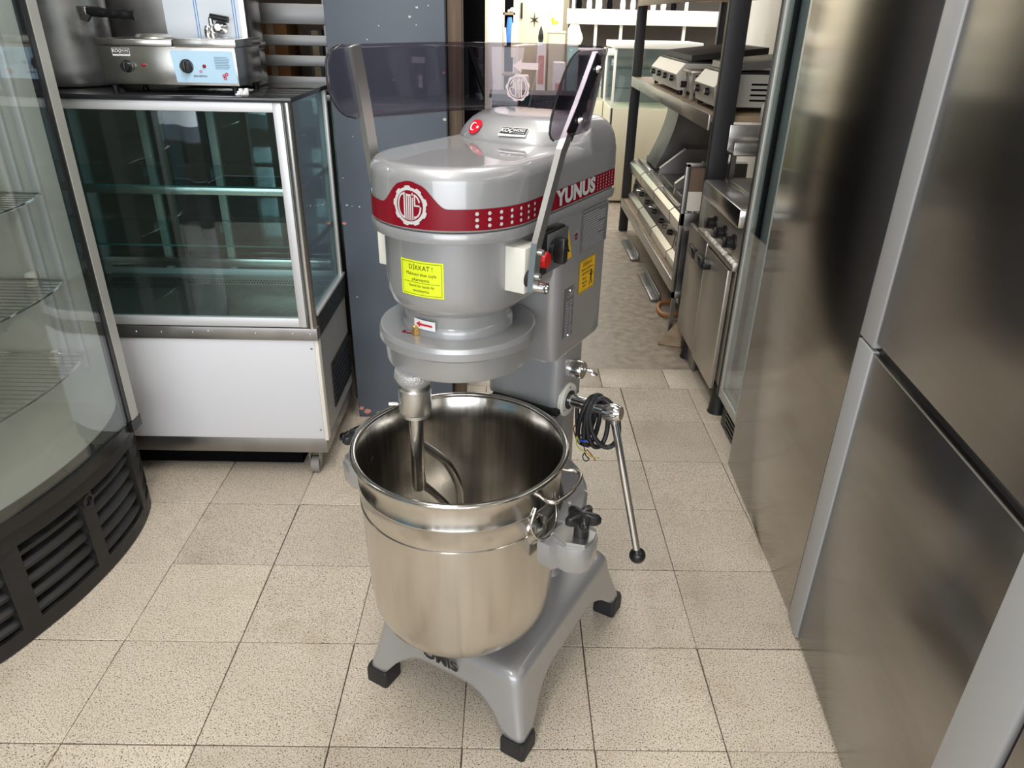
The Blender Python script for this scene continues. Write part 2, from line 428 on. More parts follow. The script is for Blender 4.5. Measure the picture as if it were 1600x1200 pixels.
# --- motor housing box
def D(R_, yr, o, rc=.03, n=30, yc=CY):
    """D-shaped outline: half circle in front, straight sides to the rear; starts rear right, goes round the front"""
    q = R_-o; P = []
    for k in range(5):
        a = PI/2*(1-k/4); c = max(rc-o, .004); P.append((q-c+c*math.cos(a), yr-o-c+c*math.sin(a)))
    for k in range(1, 9): P.append((q, (yr-o-rc)+(yc-(yr-o-rc))*k/8))
    for k in range(1, n): a = -PI*k/n; P.append((q*math.cos(a), yc+q*math.sin(a)))
    for k in range(0, 8): P.append((-q, yc+((yr-o-rc)-yc)*k/8))
    for k in range(5):
        a = PI-PI/2*k/4; c = max(rc-o, .004); P.append((-q+c+c*math.cos(a), yr-o-c+c*math.sin(a)))
    return P
b = B(); lv = [(.012, .858), (.004, .861), (0, .870), (0, 1.156)]
b.rings([[(x, y, z) for x, y in rrect(-.136+o, .136-o, -.052+o, .178-o, .022-o*.5, 6)] for o, z in lv])
hous = b.build('motor_housing', silver, mx)
b = B(); lv = [(.035, 1.012), (.016, 1.018), (.006, 1.030), (.001, 1.048), (0, 1.07), (0, 1.156)]
b.rings([[(x, y, z) for x, y in D(.1255, .03, o, rc=.01)] for o, z in lv]); b.build('gear_housing', silver, mx)
b = B(); lv = [(.006, 1.152), (.001, 1.154), (0, 1.158), (0, 1.168), (.0015, 1.171), (.006, 1.172)]
b.rings([[(x, y, z) for x, y in D(.1445, .195, o)] for o, z in lv]); b.build('head_rim', silver, mx)
b = B(); lv = [(.004, 1.1725), (.0012, 1.1745), (.001, 1.18), (.0018, 1.246), (.0028, 1.252), (.0055, 1.2580), (.0095, 1.2628), (.0148, 1.2662), (.021, 1.2680), (.027, 1.2685), (.033, 1.2686)]
b.rings([[(x, y, z) for x, y in D(.1445, .193, o)] for o, z in lv])
cover = b.build('head_cover', silver, mx, angle=60)
# raised rear hump
def hump_ring(hx, y0, y1, z, bul=.088, rc=.03):
    P = []; n = 24
    for k in range(n+1):
        q = -1+2*k/n; P.append((hx*q, y0+bul*abs(q)**3.2, z))
    for k in range(1, 8): P.append((hx, y0+bul+(y1-rc-y0-bul)*k/8, z))
    for k in range(6): a = PI/2*k/5; P.append((hx-rc+rc*math.cos(a), y1-rc+rc*math.sin(a), z))
    for k in range(6): a = PI/2+PI/2*k/5; P.append((-hx+rc+rc*math.cos(a), y1-rc+rc*math.sin(a), z))
    for k in range(1, 8): P.append((-hx, y1-rc+(y0+bul-y1+rc)*k/8, z))
    return P
b = B(); b.rings([hump_ring(.1428, -.030, .191, 1.19), hump_ring(.1422, -.040, .190, 1.25), hump_ring(.1412, -.046, .189, 1.263), hump_ring(.1385, -.040, .187, 1.2755), hump_ring(.134, -.030, .183, 1.287), hump_ring(.127, -.018, .176, 1.2975),
     hump_ring(.118, -.006, .168, 1.305), hump_ring(.107, .006, .158, 1.3095), hump_ring(.092, .022, .145, 1.3115)])
b.build('rear_hump', silver, mx, angle=60)
# --- decals following the head
RH = .1445-.0011
def head(s, z, e=0):
    dz = max(0, z-1.18); q = RH+e+.0005-.0121*dz-max(0, z-1.246)*.2; ql = RH*PI/2
    if abs(s) <= ql: a = s/RH; return Vector((q*math.sin(a), CY-q*math.cos(a), z))
    return Vector((math.copysign(q, s), CY+abs(s)-ql, z))
s0 = math.radians(4)*RH
def band_top(s):
    d = abs(s-s0)
    if d > .062: return 1.2095
    if d < .016: return 1.2485-.004*(d/.016)**2
    t = (d-.016)/.046; return 1.2445-(1.2445-1.2095)*(3*t*t-2*t**3)
b = B(); V0 = []; V1 = []; V2 = []; V3 = []
n = 240
for k in range(n+1):
    s = -.575+(1.15)*k/n
    V0.append(head(s, 1.1765)); V1.append(head(s, (1.1765+band_top(s))/2)); V2.append(head(s, band_top(s)))
    V3.append(head(s, 1.1765+(band_top(s)-1.1765)*.8))
b.rings([V0, V1, V3, V2], False, False, closed=False)
b.build('red_band', red_band, cover)
hf = lambda a, c, e=0: head(s0+a, 1.211+c, e)
def gear(a):
    t = (a*9/(2*PI)) % 1
    return .0310 if .12 < t < .62 else .0285
def ringdecal(fn, cx, cy, r_in, rf, name, m, parent, off=.0008, n=108):
    b = B(); rr = rf if callable(rf) else (lambda a: rf)
    b.rings([[fn(cx+q(2*PI*k/n)*math.cos(2*PI*k/n), cy+q(2*PI*k/n)*math.sin(2*PI*k/n), off) for k in range(n)] for q in ((lambda a: r_in), (lambda a: (r_in+rr(a))/2), rr)], False, False)
    return b.build(name, m, parent)
ringdecal(hf, 0, 0, .0238, gear, 'gear_emblem', lgrey_print, cover, off=.0009)
decal(hf, polar=(0, 0, .0243), off=.0006).build('emblem_disc', red_band, cover)
# narrow emblem letters o m i s stretched to fill the disc
def barset(fn, off, name, m, parent):
    b = B()
    def bar(u0, u1, v0, v1, sk=0): b.rings([[fn(u0, v0, off), fn(u1, v0+sk, off)], [fn(u0, v1, off), fn(u1, v1+sk, off)]], False, False, closed=False)
    def arc(cx, rx, ry, a0, a1, th, nn=14, cy=0):
        b.rings([[fn(cx+(rx-q)*math.cos(a0+(a1-a0)*k/nn), cy+(ry-q)*math.sin(a0+(a1-a0)*k/nn), off) for k in range(nn+1)] for q in (0, th)], False, False, closed=False)
    arc(-.0090, .0125, .0195, PI/2, 3*PI/2, .0028); bar(-.0098, -.0072, -.0205, .0205)      # o
    bar(-.0056, -.0034, -.0215, .0185); bar(-.0018, .0002, -.0220, .0150); bar(.0016, .0036, -.0222, .0150); bar(-.0056, .0036, .0150, .0180)   # m
    bar(.0052, .0072, -.0212, .0135); bar(.0052, .0072, .0160, .0205)                       # i
    arc(.0085, .0115, .0185, .12*PI, .5*PI, .0026); bar(.0088, .0112, .0020, .0185); bar(.0088, .0185, .0000, .0024)
    arc(.0085, .0125, .0185, -.5*PI, 0, .0026); bar(.0085, .0105, -.0200, -.0150)           # s
    return b.build(name, m, parent)
barset(hf, .0012, 'emblem_letters', lgrey_print, cover)
for k in range(7):
    for z in (1.1835, 1.193, 1.2025):
        decal(lambda a, c, e=0, s_=.117+.0205*k, z_=z: head(s_+a, z_+c, e), polar=(0, 0, .0030-.00005*k), off=.0010).build('print_dot', lgrey_print, cover)
sl = RH*PI/2
text('YUNUS', .036, lambda a, c, e=0: head(sl+.182-.008+a, 1.1935+c, .0014), 'lettering', lgrey_print, cover, sx=1.30, bold=.055, spacing=1.05)
bdots = B()
for i in range(6):
    for j in range(5):
        bdots.rings([[head(sl+.182+.086+i*.0135+.0016*math.cos(2*PI*k/8)-.002, 1.182+j*.0058+.0016*math.sin(2*PI*k/8), .0013) for k in range(8)]], True, False)
bdots.build('print_dot_grid', lgrey_print, cover)
# stickers on the hump slope
N_ = Vector((0, -.0305, .0250)); upv = Vector((0, .0275, .0250)).normalized()
hs0 = plane_fn((-.0, -.029, 1.2875), (1, 0, 0), upv, .0022)
hs = lambda a, c, e=0: hs0(a, c, e)+Vector((0, .088*(abs(a)/.13)**3.2, 0))
fl = lambda a, c, e=0: hs(-.067+a, c, e)
decal(fl, polar=(0, 0, lambda a: .0165*(1 if not (.0 < a < PI/2) else 1+.18*math.sin(2*a))), off=.001).build('flag_sticker', redv, cover)
def crescent(fn, cx, cy, R0, name, m, parent, off):
    b = B(); n = 24; A0 = math.radians(38)
    out = [(cx+R0*math.cos(a), cy+R0*math.sin(a)) for a in [A0+(2*PI-2*A0)*k/n for k in range(n+1)]]
    r1 = R0*.8; c1 = cx+R0*.25
    p = out[0]; A1 = math.atan2(p[1]-cy, p[0]-c1)
    inn = [(c1+r1*math.cos(a), cy+r1*math.sin(a)) for a in [A1+(2*PI-2*A1)*k/n for k in range(n+1)]]
    b.rings([[fn(*q, off) for q in out], [fn(*q, off) for q in inn]], False, False, closed=False); b.build(name, m, parent)
def star(fn, cx, cy, R0, name, m, parent, off, rot=PI, pts=5, inner=.4):
    b = B(); P = []
    for k in range(2*pts):
        q = R0 if k % 2 == 0 else R0*inner; a = rot+PI*k/pts; P.append(fn(cx+q*math.cos(a), cy+q*math.sin(a), off))
    c = fn(cx, cy, off); b.faces([c]+P, [(0, i+1, (i+1) % (2*pts)+1) for i in range(2*pts)]); return b.build(name, m, parent)
crescent(fl, -.003, 0, .0095, 'crescent', whitep, cover, .0016); star(fl, .0095, 0, .0045, 'star', whitep, cover, .0016)
def shop_sticker(fn, parent, W_=.058, H_=.020):
    decal(fn, rect=(-W_/2-.001, W_/2+.001, -H_/2-.001, H_/2+.001), off=.0006, nu=2).build('sticker_border', whitep, parent)
    decal(fn, rect=(-W_/2, W_/2, -H_*.30, H_/2), off=.0010, nu=2).build('shop_sticker', ink, parent)
    text('KOÇ', H_*.64, lambda a, c: fn(a-W_*.25, c+H_*.13, .0014), 'lettering', whitep, parent, sx=1.0, bold=.03, ital=.15)
    text('iNOKS', H_*.42, lambda a, c: fn(a+W_*.22, c+H_*.19, .0014), 'lettering', whitep, parent, sx=1.0, bold=.02, ital=.15)
    text('Endüstriyel Mutfak', H_*.16, lambda a, c: fn(a+W_*.24, c-H_*.12, .0014), 'lettering', whitep, parent)
    text('. . . . . . . . . .', H_*.2, lambda a, c: fn(a, c-H_*.40, .0014), 'lettering', redv, parent)
shop_sticker(lambda a, c, e=0: hs(.022+a, c-.001+a*.02, e), cover, .052, .018)
# --- planetary cover, neck
b = B(); b.turn([(.098, 1.015), (.0965, .992), (.100, .988), (.101, .982), (.101, .972)], (0, CY, 0), n=56); b.build('neck', silver, mx)
b = B(); b.turn([(.090, .908), (.1315, .907), (.1335, .912), (.1355, .948), (.1365, .9495), (.1425, .950), (.1445, .953), (.1445, .966), (.1415, .9735), (.139, .9745), (.09, .9745)], (0, CY, 0), n=72, caps=(False, False))
b.turn([(.091, .9075), (.09, .9075)], (0, CY, 0), n=72)
disc = b.build('planetary_cover', silver_dk, mx, angle=20)
hx_, hy_ = -.022, -.293
B().turn([(.034, .910), (.036, .898), (.032, .890), (.028, .884)], (hx_, hy_, 0), n=28).build('spindle_boss', rawcast, mx)
B().turn([(.010, .907), (.010, .893)], (.028, -.205, 0), n=10).build('stud', rawcast, mx)
cp = B(); cp.turn([(.024, .884), (.024, .877), (.0265, .877), (.0295, .874), (.0295, .828), (.028, .8255), (.026, .8255), (.026, .818), (.018, .818)], (hx_, hy_, 0), n=36, caps=(True, True))
cp = cp.build('tool_coupling', alu, mx)
B().cyl((hx_-.024, hy_-.02, .842), (hx_-.037, hy_-.030, .842), .0042, n=12).build('lock_pin', chrome, cp)
bt = B(); bt.turn([(.0130, .82), (.0132, .66), (.0115, .653), (.004, .652)], (hx_, hy_, 0), n=24)
bd = Vector((.430, .903, 0))
bq = lambda d_, z_: Vector((hx_, hy_, z_))+bd*d_
bt.tube([bq(.008, .752), bq(.037, .721), bq(.060, .692), bq(.0765, .660), bq(.0885, .622), bq(.0915, .58), bq(.0915, .42)], .0082, n=12, smooth=6)
bt.tube([bq(.006, .662), bq(.034, .625), bq(.062, .585), bq(.090, .54)], .0075, n=12, smooth=6)
bt.build('beater', mat('beater_steel', (.55, .53, .50), .2, 1), mx)
# brass nipple, arrow sticker, small red tag on the cover ring
nf = B(); nf.turn([(.0075, .975), (.0075, .983), (.006, .984), (.006, .990), (.0035, .992)], (-.020, -.284, 0), n=6); nf.build('grease_nipple', brass, mx)
def cylfn(rad, a0, zc):
    return lambda p, q, e=0: Vector(((rad+e)*math.sin(a0+p/rad), CY-(rad+e)*math.cos(a0+p/rad), zc+q))
nk = cylfn(.1018, math.radians(-1), .9965)
nkc = lambda p, q, e=0: nk(p, q, e-.0008)
decal(nk, rect=(-.0225, .0225, -.0085, .0085), off=.0012).build('arrow_sticker', whitep, mx)
decal(nk, shape=[(-.017, 0), (-.008, .0055), (-.008, .002), (.017, .0018), (.017, -.0018), (-.008, -.002), (-.008, -.0055)], off=.0022).build('arrow', redv, mx)
rt = plane_fn((-.036, -.283, .9752), (1, .18, 0), (-.18, 1, 0))
decal(rt, rect=(-.013, .013, -.005, .005), off=.0003).build('red_tag', red_band, mx)
text('YAĞ', .007, lambda a, c: rt(a, c, .0006), 'lettering', whitep, mx)
# yellow warning label on the drum
dk = cylfn(.1255, math.radians(5.5), 1.088)
decal(dk, rect=(-.0405, .0405, -.0305, .0305), off=.0006, nu=14).build('warning_label', yellowg, mx)
def frame_decal(fn, w_, h_, t_, off, name, m, parent, nu=12):
    b = B()
    for u0, u1, v0, v1 in ((-w_, w_, h_-t_, h_), (-w_, w_, -h_, -h_+t_), (-w_, -w_+t_, -h_, h_), (w_-t_, w_, -h_, h_)):
        b.rings([[fn(u0+(u1-u0)*i/nu, v, off) for i in range(nu+1)] for v in (v0, v1)], False, False, closed=False)
    b.build(name, m, parent)
frame_decal(dk, .0375, .0275, .0006, .001, 'label_outline', ink, mx)
for s_, z_, y_ in (('DİKKAT !', .0115, .0185), ('Makineyi akan suyla', .0078, .0075), ('yıkamayınız.', .0078, -.0015), ('Nemli bir bezle ile', .0070, -.0125), ('temizleyiniz.', .0070, -.0205)):
    text(s_, z_, lambda a, c, y_=y_: dk(a, c+y_, .001), 'lettering', ink, mx, sx=.92)
decal(dk, rect=(-.034, .034, -.0072, -.0066), off=.001).build('label_rule', ink, mx)
# --- nylon blocks, guard arms and raised guard
for sx_ in (-1, 1):
    xs = sorted((sx_*.112, sx_*(.157 if sx_ > 0 else .150)))
    bx('nylon_block', cream, mx, xs[0], xs[1], -.218, -.170, 1.063, 1.140, .002)
def bar_path(pts, w_, t_, name, m, parent):
    """flat bar: thin in x (t_), wide in the y-z plane (w_)"""
    b = B(); P = [Vector(p) for p in pts]; R = []
    for i, p in enumerate(P):
        t = (P[min(i+1, len(P)-1)]-P[max(i-1, 0)]).normalized(); nrm = Vector((1, 0, 0)).cross(t).normalized()
        R.append([p+nrm*w_/2+Vector((t_/2, 0, 0)), p-nrm*w_/2+Vector((t_/2, 0, 0)), p-nrm*w_/2-Vector((t_/2, 0, 0)), p+nrm*w_/2-Vector((t_/2, 0, 0))])
    b.rings(R); return b.build(name, m, parent, smooth=False)
armR = bar_path([(.175, -.224, 1.074), (.175, -.214, 1.150), (.173, -.138, 1.283), (.171, -.080, 1.345), (.171, -.018, 1.420)], .019, .010, 'guard_arm', alu, mx)
armL = bar_path([(-.176, -.16, 1.072), (-.176, -.165, 1.12), (-.175, -.188, 1.25), (-.175, -.203, 1.35), (-.175, -.217, 1.427)], .024, .012, 'guard_arm', alu, mx)
B().cyl((.157, -.207, 1.088), (.171, -.207, 1.088), .014, n=20).build('pivot_washer', blackm, mx)
for p in ((.184, -.215, 1.098), (.184, -.207, 1.136)):
    B().turn([(.0055, 0), (.0055, .004), (.003, .006)], (p[0]-.004, p[1], p[2]), (1, 0, 0), n=12).build('arm_bolt', chrome, armR)
B().turn([(.0095, 0), (.0095, .016), (.006, .016), (.006, .012)], (.176, -.205, 1.076), (1, 0, 0), n=18).build('stop_bolt', chrome, mx)
B().cyl((-.150, -.17, 1.088), (-.170, -.17, 1.088), .012, n=20).build('pivot_washer', blackm, mx)
# guard sheet: straight left wing, half circle behind, straight right wing
GR = .180; GY = -.03
def gpath(s):
    L0 = .25; A_ = GR*PI
    if s < L0: return (-GR, GY-(L0-s))
    if s < L0+A_: a = PI-(s-L0)/GR; return (GR*math.cos(a), GY+GR*math.sin(a))
    return (GR, GY-(s-L0-A_))
Ltot = .25+GR*PI+.150
ns, nz_ = 90, 12
b = B(); R = []
def lean(x): t = min(1, max(0, (x+.08)/.26)); return t*t*(3-2*t)
def qc(x): return 1-math.sqrt(max(0, 1-min(1, max(0, x))**2))
def gends(v): return .034*qc((v-.70)/.30)+.062*qc((.55-v)/.55), .034+.040*qc((v-.35)/.65)+.024*qc((.28-v)/.28)
def grz(s):
    # lower edge rises/falls slightly, wing ends rounded
    z0, z1 = 1.300, 1.430
    return z0, z1
for j in range(nz_+1):
    v = j/nz_; row = []
    e0, e1 = gends(v)
    for i in range(ns+1):
        s = e0+(Ltot-e0-e1)*i/ns; x, y = gpath(s)
        y -= (1-v)*.058*lean(x)
        z = 1.305+.124*v+(.015 if False else 0)+.012*(1-v)*max(0, 1-s/.25)
        row.append((x, y, z))
    R.append(row)
b.rings(R, False, False, closed=False)
guard = b.build('splash_guard', smoke, mx, solid=.003)
for nm, E_ in (('guard_edge', 0), ('guard_edge', 1)):
    pts = []
    for j in range(nz_*2+1):
        v = j/(nz_*2); e0, e1 = gends(v); s = e0 if E_ == 0 else Ltot-e1; x, y = gpath(s)
        y -= (1-v)*.058*lean(x); pts.append((x, y, 1.305+.124*v+.012*(1-v)*max(0, 1-s/.25)))
    B().tube(pts, .0014, n=6).build(nm, blackm, guard)
bar_path([(.1765, -.118, 1.304), (.1768, -.080, 1.345), (.1768, -.022, 1.416)], .026, .0015, 'arm_shade_strip', blackm, armR)  # black strip paints in the shade on the arm behind the guard
for p, sd in (((GR+.001, -.092, 1.326), 1), ((GR+.001, -.034, 1.400), 1), ((-GR+.004, -.1925, 1.355), 1), ((-GR+.004, -.2095, 1.41), 1)):
    B().turn([(.0062, 0), (.0055, .004), (.003, .006)], p, (sd, 0, 0), n=14).build('guard_screw', chrome if sd*p[0] > 0 else screws, mx)
# etched marks on the back of the sheet (mirrored, read from outside)
def gfn(smid, zc):
    def fn(a, c, e=0):
        x, y = gpath(smid+a); y -= (1.429-zc-c)/.124*.058*lean(x); d = Vector((x, y-GY, 0)).normalized(); return Vector((x, y, zc+c))-d*(.0036+e)
    return fn
sm = .25+GR*(PI-math.radians(111))
ge = gfn(sm, 1.3475)
etch = mat('etched_acrylic', (.62, .50, .50), .6)
ringdecal(ge, 0, 0, .0205, lambda a: .0255 if .12 < ((a*9/(2*PI)) % 1) < .62 else .0235, 'etched_emblem', etch, guard, off=0)
barset(lambda a, c, e=0: ge(-a*.86, c*.86, 0), 0, 'etched_letters', etch, guard)
ga = gfn(sm+.018, 1.388)
decal(lambda a, c, e=0: ga(a, c, 0), shape=[(-.030, 0), (-.012, .012), (-.012, .006), (.024, .006), (.024, -.006), (-.012, -.006), (-.012, -.012)], off=0).build('etched_arrow', etch, guard)
# --- control switch, labels on the housing side (x = .136)
def side(y, z, e=0): return Vector((.1365+e, y, z))
sidef = lambda yc, zc: (lambda a, c, e=0: side(yc+a, zc+c, e))
sw = B(); sw.box(.136, .150, -.146, -.056, 1.072, 1.146, .003); sw = sw.build('switch_box', black, mx)
bx('switch_plate', mat('switch_plate_grey', (.12, .12, .125), .4), mx, .150, .1515, -.128, -.048, 1.074, 1.142, .0005)
B().turn([(.0145, 0), (.0145, .008), (.0128, .012), (.0, .0135)], (.150, -.146, 1.104), (1, 0, 0), n=24).build('stop_button', red, mx)
kb = B(); kb.turn([(.017, 0), (.017, .006), (.015, .008)], (.151, -.108, 1.112), (1, 0, 0), n=24)
kb.box(.156, .178, -.117, -.099, 1.090, 1.135, .004); kb.build('rotary_knob', black, mx)
decal(sidef(-.017, 1.094), shape=[(-.020, -.026), (.020, -.026), (.0, .032)], off=.0004).build('warning_triangle', yellow, mx)
star(sidef(-.016, 1.086), 0, 0, .012, 'voltage_bolt', ink, mx, .001, rot=PI/2, pts=3, inner=.25)
text('RoHS', .006, lambda a, c: side(.018+a, 1.104+c, .001), 'lettering', grey_ink, mx)
ringdecal(sidef(.018, 1.104), 0, 0, .010, .0125, 'round_mark', grey_ink, mx, off=.0004, n=24)
ringdecal(sidef(.018, 1.104), 0, 0, .002, .006, 'round_mark', red_band, mx, off=.0007, n=24)
decal(sidef(.103, 1.106), rect=(-.062, .062, -.041, .041), off=.0004, nu=1).build('instruction_label', grey_label, mx)
frame_decal(sidef(.103, 1.106), .0605, .0395, .0012, .0008, 'label_outline', grey_ink, mx, nu=1)
lb = B()
for k in range(15):
    z_ = .032-k*.0047; w2 = .055 if k % 5 else .04
    fnl = sidef(.103, 1.106); lb.rings([[fnl(-.055, z_, .0008), fnl(-.055+2*w2*random.uniform(.85, 1), z_, .0008)], [fnl(-.055, z_-.0022, .0008), fnl(-.055+1.8*w2, z_-.0022, .0008)]], False, False, closed=False)
lb.build('label_text_lines', grey_ink, mx)
decal(sidef(.080, 1.013), rect=(-.038, .038, -.034, .034), off=.0004, nu=1).build('caution_label', yellow, mx)
frame_decal(sidef(.080, 1.013), .0365, .0325, .0008, .0008, 'label_outline', ink, mx, nu=1)
for s_, z_, y_ in (('DİKKAT', .012, .023), ('Elektrik bağlantısı', .0075, .013), ('yapılmadan önce', .0075, .005), ('Bu bir', .0075, -.006), ('topraklı', .0075, -.014), ('hattır', .0075, -.022)):
    text(s_, z_, lambda a, c, y_=y_: side(.080+a-(.010 if y_ < 0 else 0), 1.013+c+y_, .0009), 'lettering', ink, mx)
hm = B(); fnm = sidef(.100, 1.004)
hm.rings([[fnm(.0035*math.cos(2*PI*k/10), .010+.0035*math.sin(2*PI*k/10), .001) for k in range(10)]], True, False)
for q in (((-.002, .006), (.002, .006), (.003, -.006), (-.003, -.006)), ((-.009, .007), (-.007, .009), (0, .003), (-.001, 0)), ((.009, .007), (.007, .009), (0, .003), (.001, 0)), ((-.003, -.006), (0, -.006), (-.005, -.018), (-.008, -.017)), ((.003, -.006), (0, -.006), (.005, -.018), (.008, -.017))):
    hm.faces([fnm(*p, .001) for p in q], [(0, 1, 2, 3)])
hm.build('figure_pictogram', ink, mx)
decal(sidef(.003, .954), rect=(-.020, .020, -.052, .052), off=.0012, nu=1).build('rating_plate', grey_label, mx)
frame_decal(sidef(.003, .954), .0195, .0515, .001, .0016, 'plate_rim', grey_ink, mx, nu=1)
lb = B()
for k in range(13):
    z_ = .026-k*.0062; fnl = sidef(.003, .954)
    for u0, u1 in ((-.016, -.003+random.uniform(-.003, .003)), (.001, .012+random.uniform(-.004, .004))):
        lb.rings([[fnl(u0, z_, .0016), fnl(u1, z_, .0016)], [fnl(u0, z_-.003, .0016), fnl(u1, z_-.003, .0016)]], False, False, closed=False)
lb.build('plate_text_lines', grey_ink, mx)
text('OMİS', .013, lambda a, c: side(.008+a, .992+c, .0017), 'lettering', grey_ink, mx, bold=.03)
for z_ in (1.001, .907):
    B().turn([(.003, 0), (.002, .002)], (.1378, .003, z_), (1, 0, 0), n=8).build('rivet', chrome, mx)
# --- lift lever, key switch, coiled cable
B().turn([(.040, 0), (.040, .008), (.037, .011), (.012, .011)], (.090, .112, .700), (1, 0, 0), n=36).build('bearing_flange', cream, mx)
for k in range(3):
    a = PI/2+2*PI*k/3; B().turn([(.003, 0), (.002, .0015)], (.1012, .112+.031*math.cos(a), .700+.031*math.sin(a)), (1, 0, 0), n=6).build('flange_screw', screws, mx)
lev = B(); lev.turn([(.022, 0), (.022, .004)], (.100, .112, .700), (1, 0, 0), n=28); lev.build('seal_ring', black, mx)
lev = B(); lev.turn([(.0145, 0), (.0145, .096)], (.100, .112, .700), (1, 0, 0), n=24); lev = lev.build('lever_shaft', chrome, mx)
hb = B(); hb.turn([(.012, -.018), (.020, -.016), (.020, .010), (.015, .022), (.009, .022)], (.206, .112, .698), (1, 0, .15), n=28)
hb.turn([(.015, 0), (.012, .026)], (.208, .112, .700), (.22, -.03, -.97), n=20)
hb.build('lever_hub', chrome, mx)
B().cyl((.214, .111, .678), (.303, .100, .362), .0088, n=20).build('lever_rod', chrome, mx)
B().sphere((.3065, .0995, .348), .0195, u=28, v=16).build('lever_ball', black, mx)
B().turn([(.021, 0), (.021, .028), (.019, .032), (.010, .032)], (.090, .132, .770), (1, 0, 0), n=28).build('lock_barrel', chrome, mx)
B().tube([(.118, .132, .772), (.132, .128, .778), (.146, .134, .770), (.150, .142, .762), (.138, .140, .764)], .0036, smooth=4).build('lock_key', chrome, mx)
def loop(cx, cy, w_, top_, bot, lean, ph, n=14):
    P = []
    for k in range(n):
        a = 2*PI*k/n; zc = (top_+bot)/2; hz = (top_-bot)/2
        P.append((cx+lean*math.sin(a)*.02+w_*math.cos(a)*math.cos(ph), cy+w_*math.cos(a)*math.sin(ph), zc+hz*math.sin(a)*(1 if math.sin(a) > 0 else 1)))
    return P
cb = B()
for cx, w_, top_, bot, ph, ln in ((.148, .022, .7245, .602, 1.1, .5), (.160, .024, .728, .597, 1.2, .2), (.173, .027, .7295, .599, .9, -.3), (.190, .032, .725, .606, .5, -.6), (.154, .021, .7235, .610, 1.5, .3)):
    cb.tube(loop(cx, .112, w_, top_, bot, ln, ph), .0058, n=8, closed=True, smooth=4)
cb.tube([(.108, .140, .690), (.112, .135, .660), (.120, .125, .625), (.132, .112, .600), (.150, .108, .597)], .0052, smooth=5)
cable = cb.build('power_cable', cableb, mx)
B().tube([(.150+.017*math.cos(a), .110+.020*math.sin(a), .617+.003*math.cos(a)) for a in [2*PI*k/16 for k in range(16)]], .0024, n=6, closed=True, smooth=2).build('cable_tie', tieb, cable)
B().tube([(.140, .095, .607), (.135, .09, .625), (.138, .09, .60), (.155, .095, .588), (.175, .09, .583), (.195, .088, .588)], .0014, smooth=6).build('earth_wire', ywire, cable)
B().tube([(.150, .10, .60), (.158, .095, .58), (.165, .1, .568), (.156, .1, .560), (.149, .1, .570), (.156, .1, .588)], .0015, smooth=6).build('live_wire', cableb, cable)
B().tube([(.128, .10, .650), (.122, .10, .64), (.124, .1, .625), (.135, .098, .605)], .0013, smooth=6).build('neutral_wire', mat('brown_wire', (.2, .06, .02), .5), cable)
B().tube([(.158, .10, .592), (.172, .098, .582), (.184, .095, .572)], .0014, smooth=5).build('copper_wire', mat('copper_red', (.4, .08, .03), .4), cable)
# --- bowl
prof = [(.0, .268), (.10, .268), (.145, .274), (.170, .288), (.186, .310), (.1945, .340), (.1985, .38), (.2015, .45), (.2050, .60), (.2058, .640), (.2073, .6415), (.2073, .6445), (.2062, .646), (.2080, .690), (.2095, .700)]
inn = [(.2070, .700), (.2040, .64), (.2000, .45), (.196, .38), (.190, .342), (.180, .314), (.165, .293), (.142, .280), (.10, .275), (.0, .274)]
rim = [(.2095, .700)]
for k in range(9):
    a = -PI*.35+PI*1.55*k/8; rim.append((.2135+.0065*math.cos(a), .7045+.0055*math.sin(a)))
b = B(); b.turn(prof+rim[1:]+inn, (0, CY, 0), n=96, caps=(False, False)); bowl = b.build('bowl', polish, mx, angle=50)
B().turn([(.2053, .592), (.2068, .5935), (.2053, .595)], (0, CY, 0), n=96, caps=(False, False)).build('bowl_score_line', polish, bowl)
def bp(ang, rr, z): a = math.radians(ang); return (rr*math.cos(a), CY+rr*math.sin(a), z)
for sgn in (1, -1):
    pts = [bp(-11, .207, .678), bp(-11.5, .232, .676), bp(-8, .244, .676), bp(2, .250, .676), bp(12, .250, .676), bp(17, .242, .676), bp(18, .207, .676)]
    if sgn < 0: pts = [(-x, y, z) for x, y, z in pts]
    B().tube(pts, .0042, n=10, smooth=5).build('bowl_handle', polish, bowl)
    p0, p1 = bp(-11, .203, .595), bp(-11, .2125, .595)
    lugp = B(); lugp.turn([(.030, 0), (.030, .003), (.022, .006), (.016, .010)], p0 if sgn > 0 else (-p0[0], *p0[1:]), (sgn*math.cos(math.radians(-11)), math.sin(math.radians(-11)), 0), n=24)
    lugp.build('bowl_lug', polish, bowl)
    ring = [bp(-14, .209, .655), bp(-18, .212, .62), bp(-14, .222, .588), bp(-5, .224, .582), bp(3, .218, .60), bp(5, .209, .65)]
    if sgn < 0: ring = [(-x, y, z) for x, y, z in ring]
    B().tube(ring, .0022, n=8, smooth=5).build('catch_wire', polish, bowl)
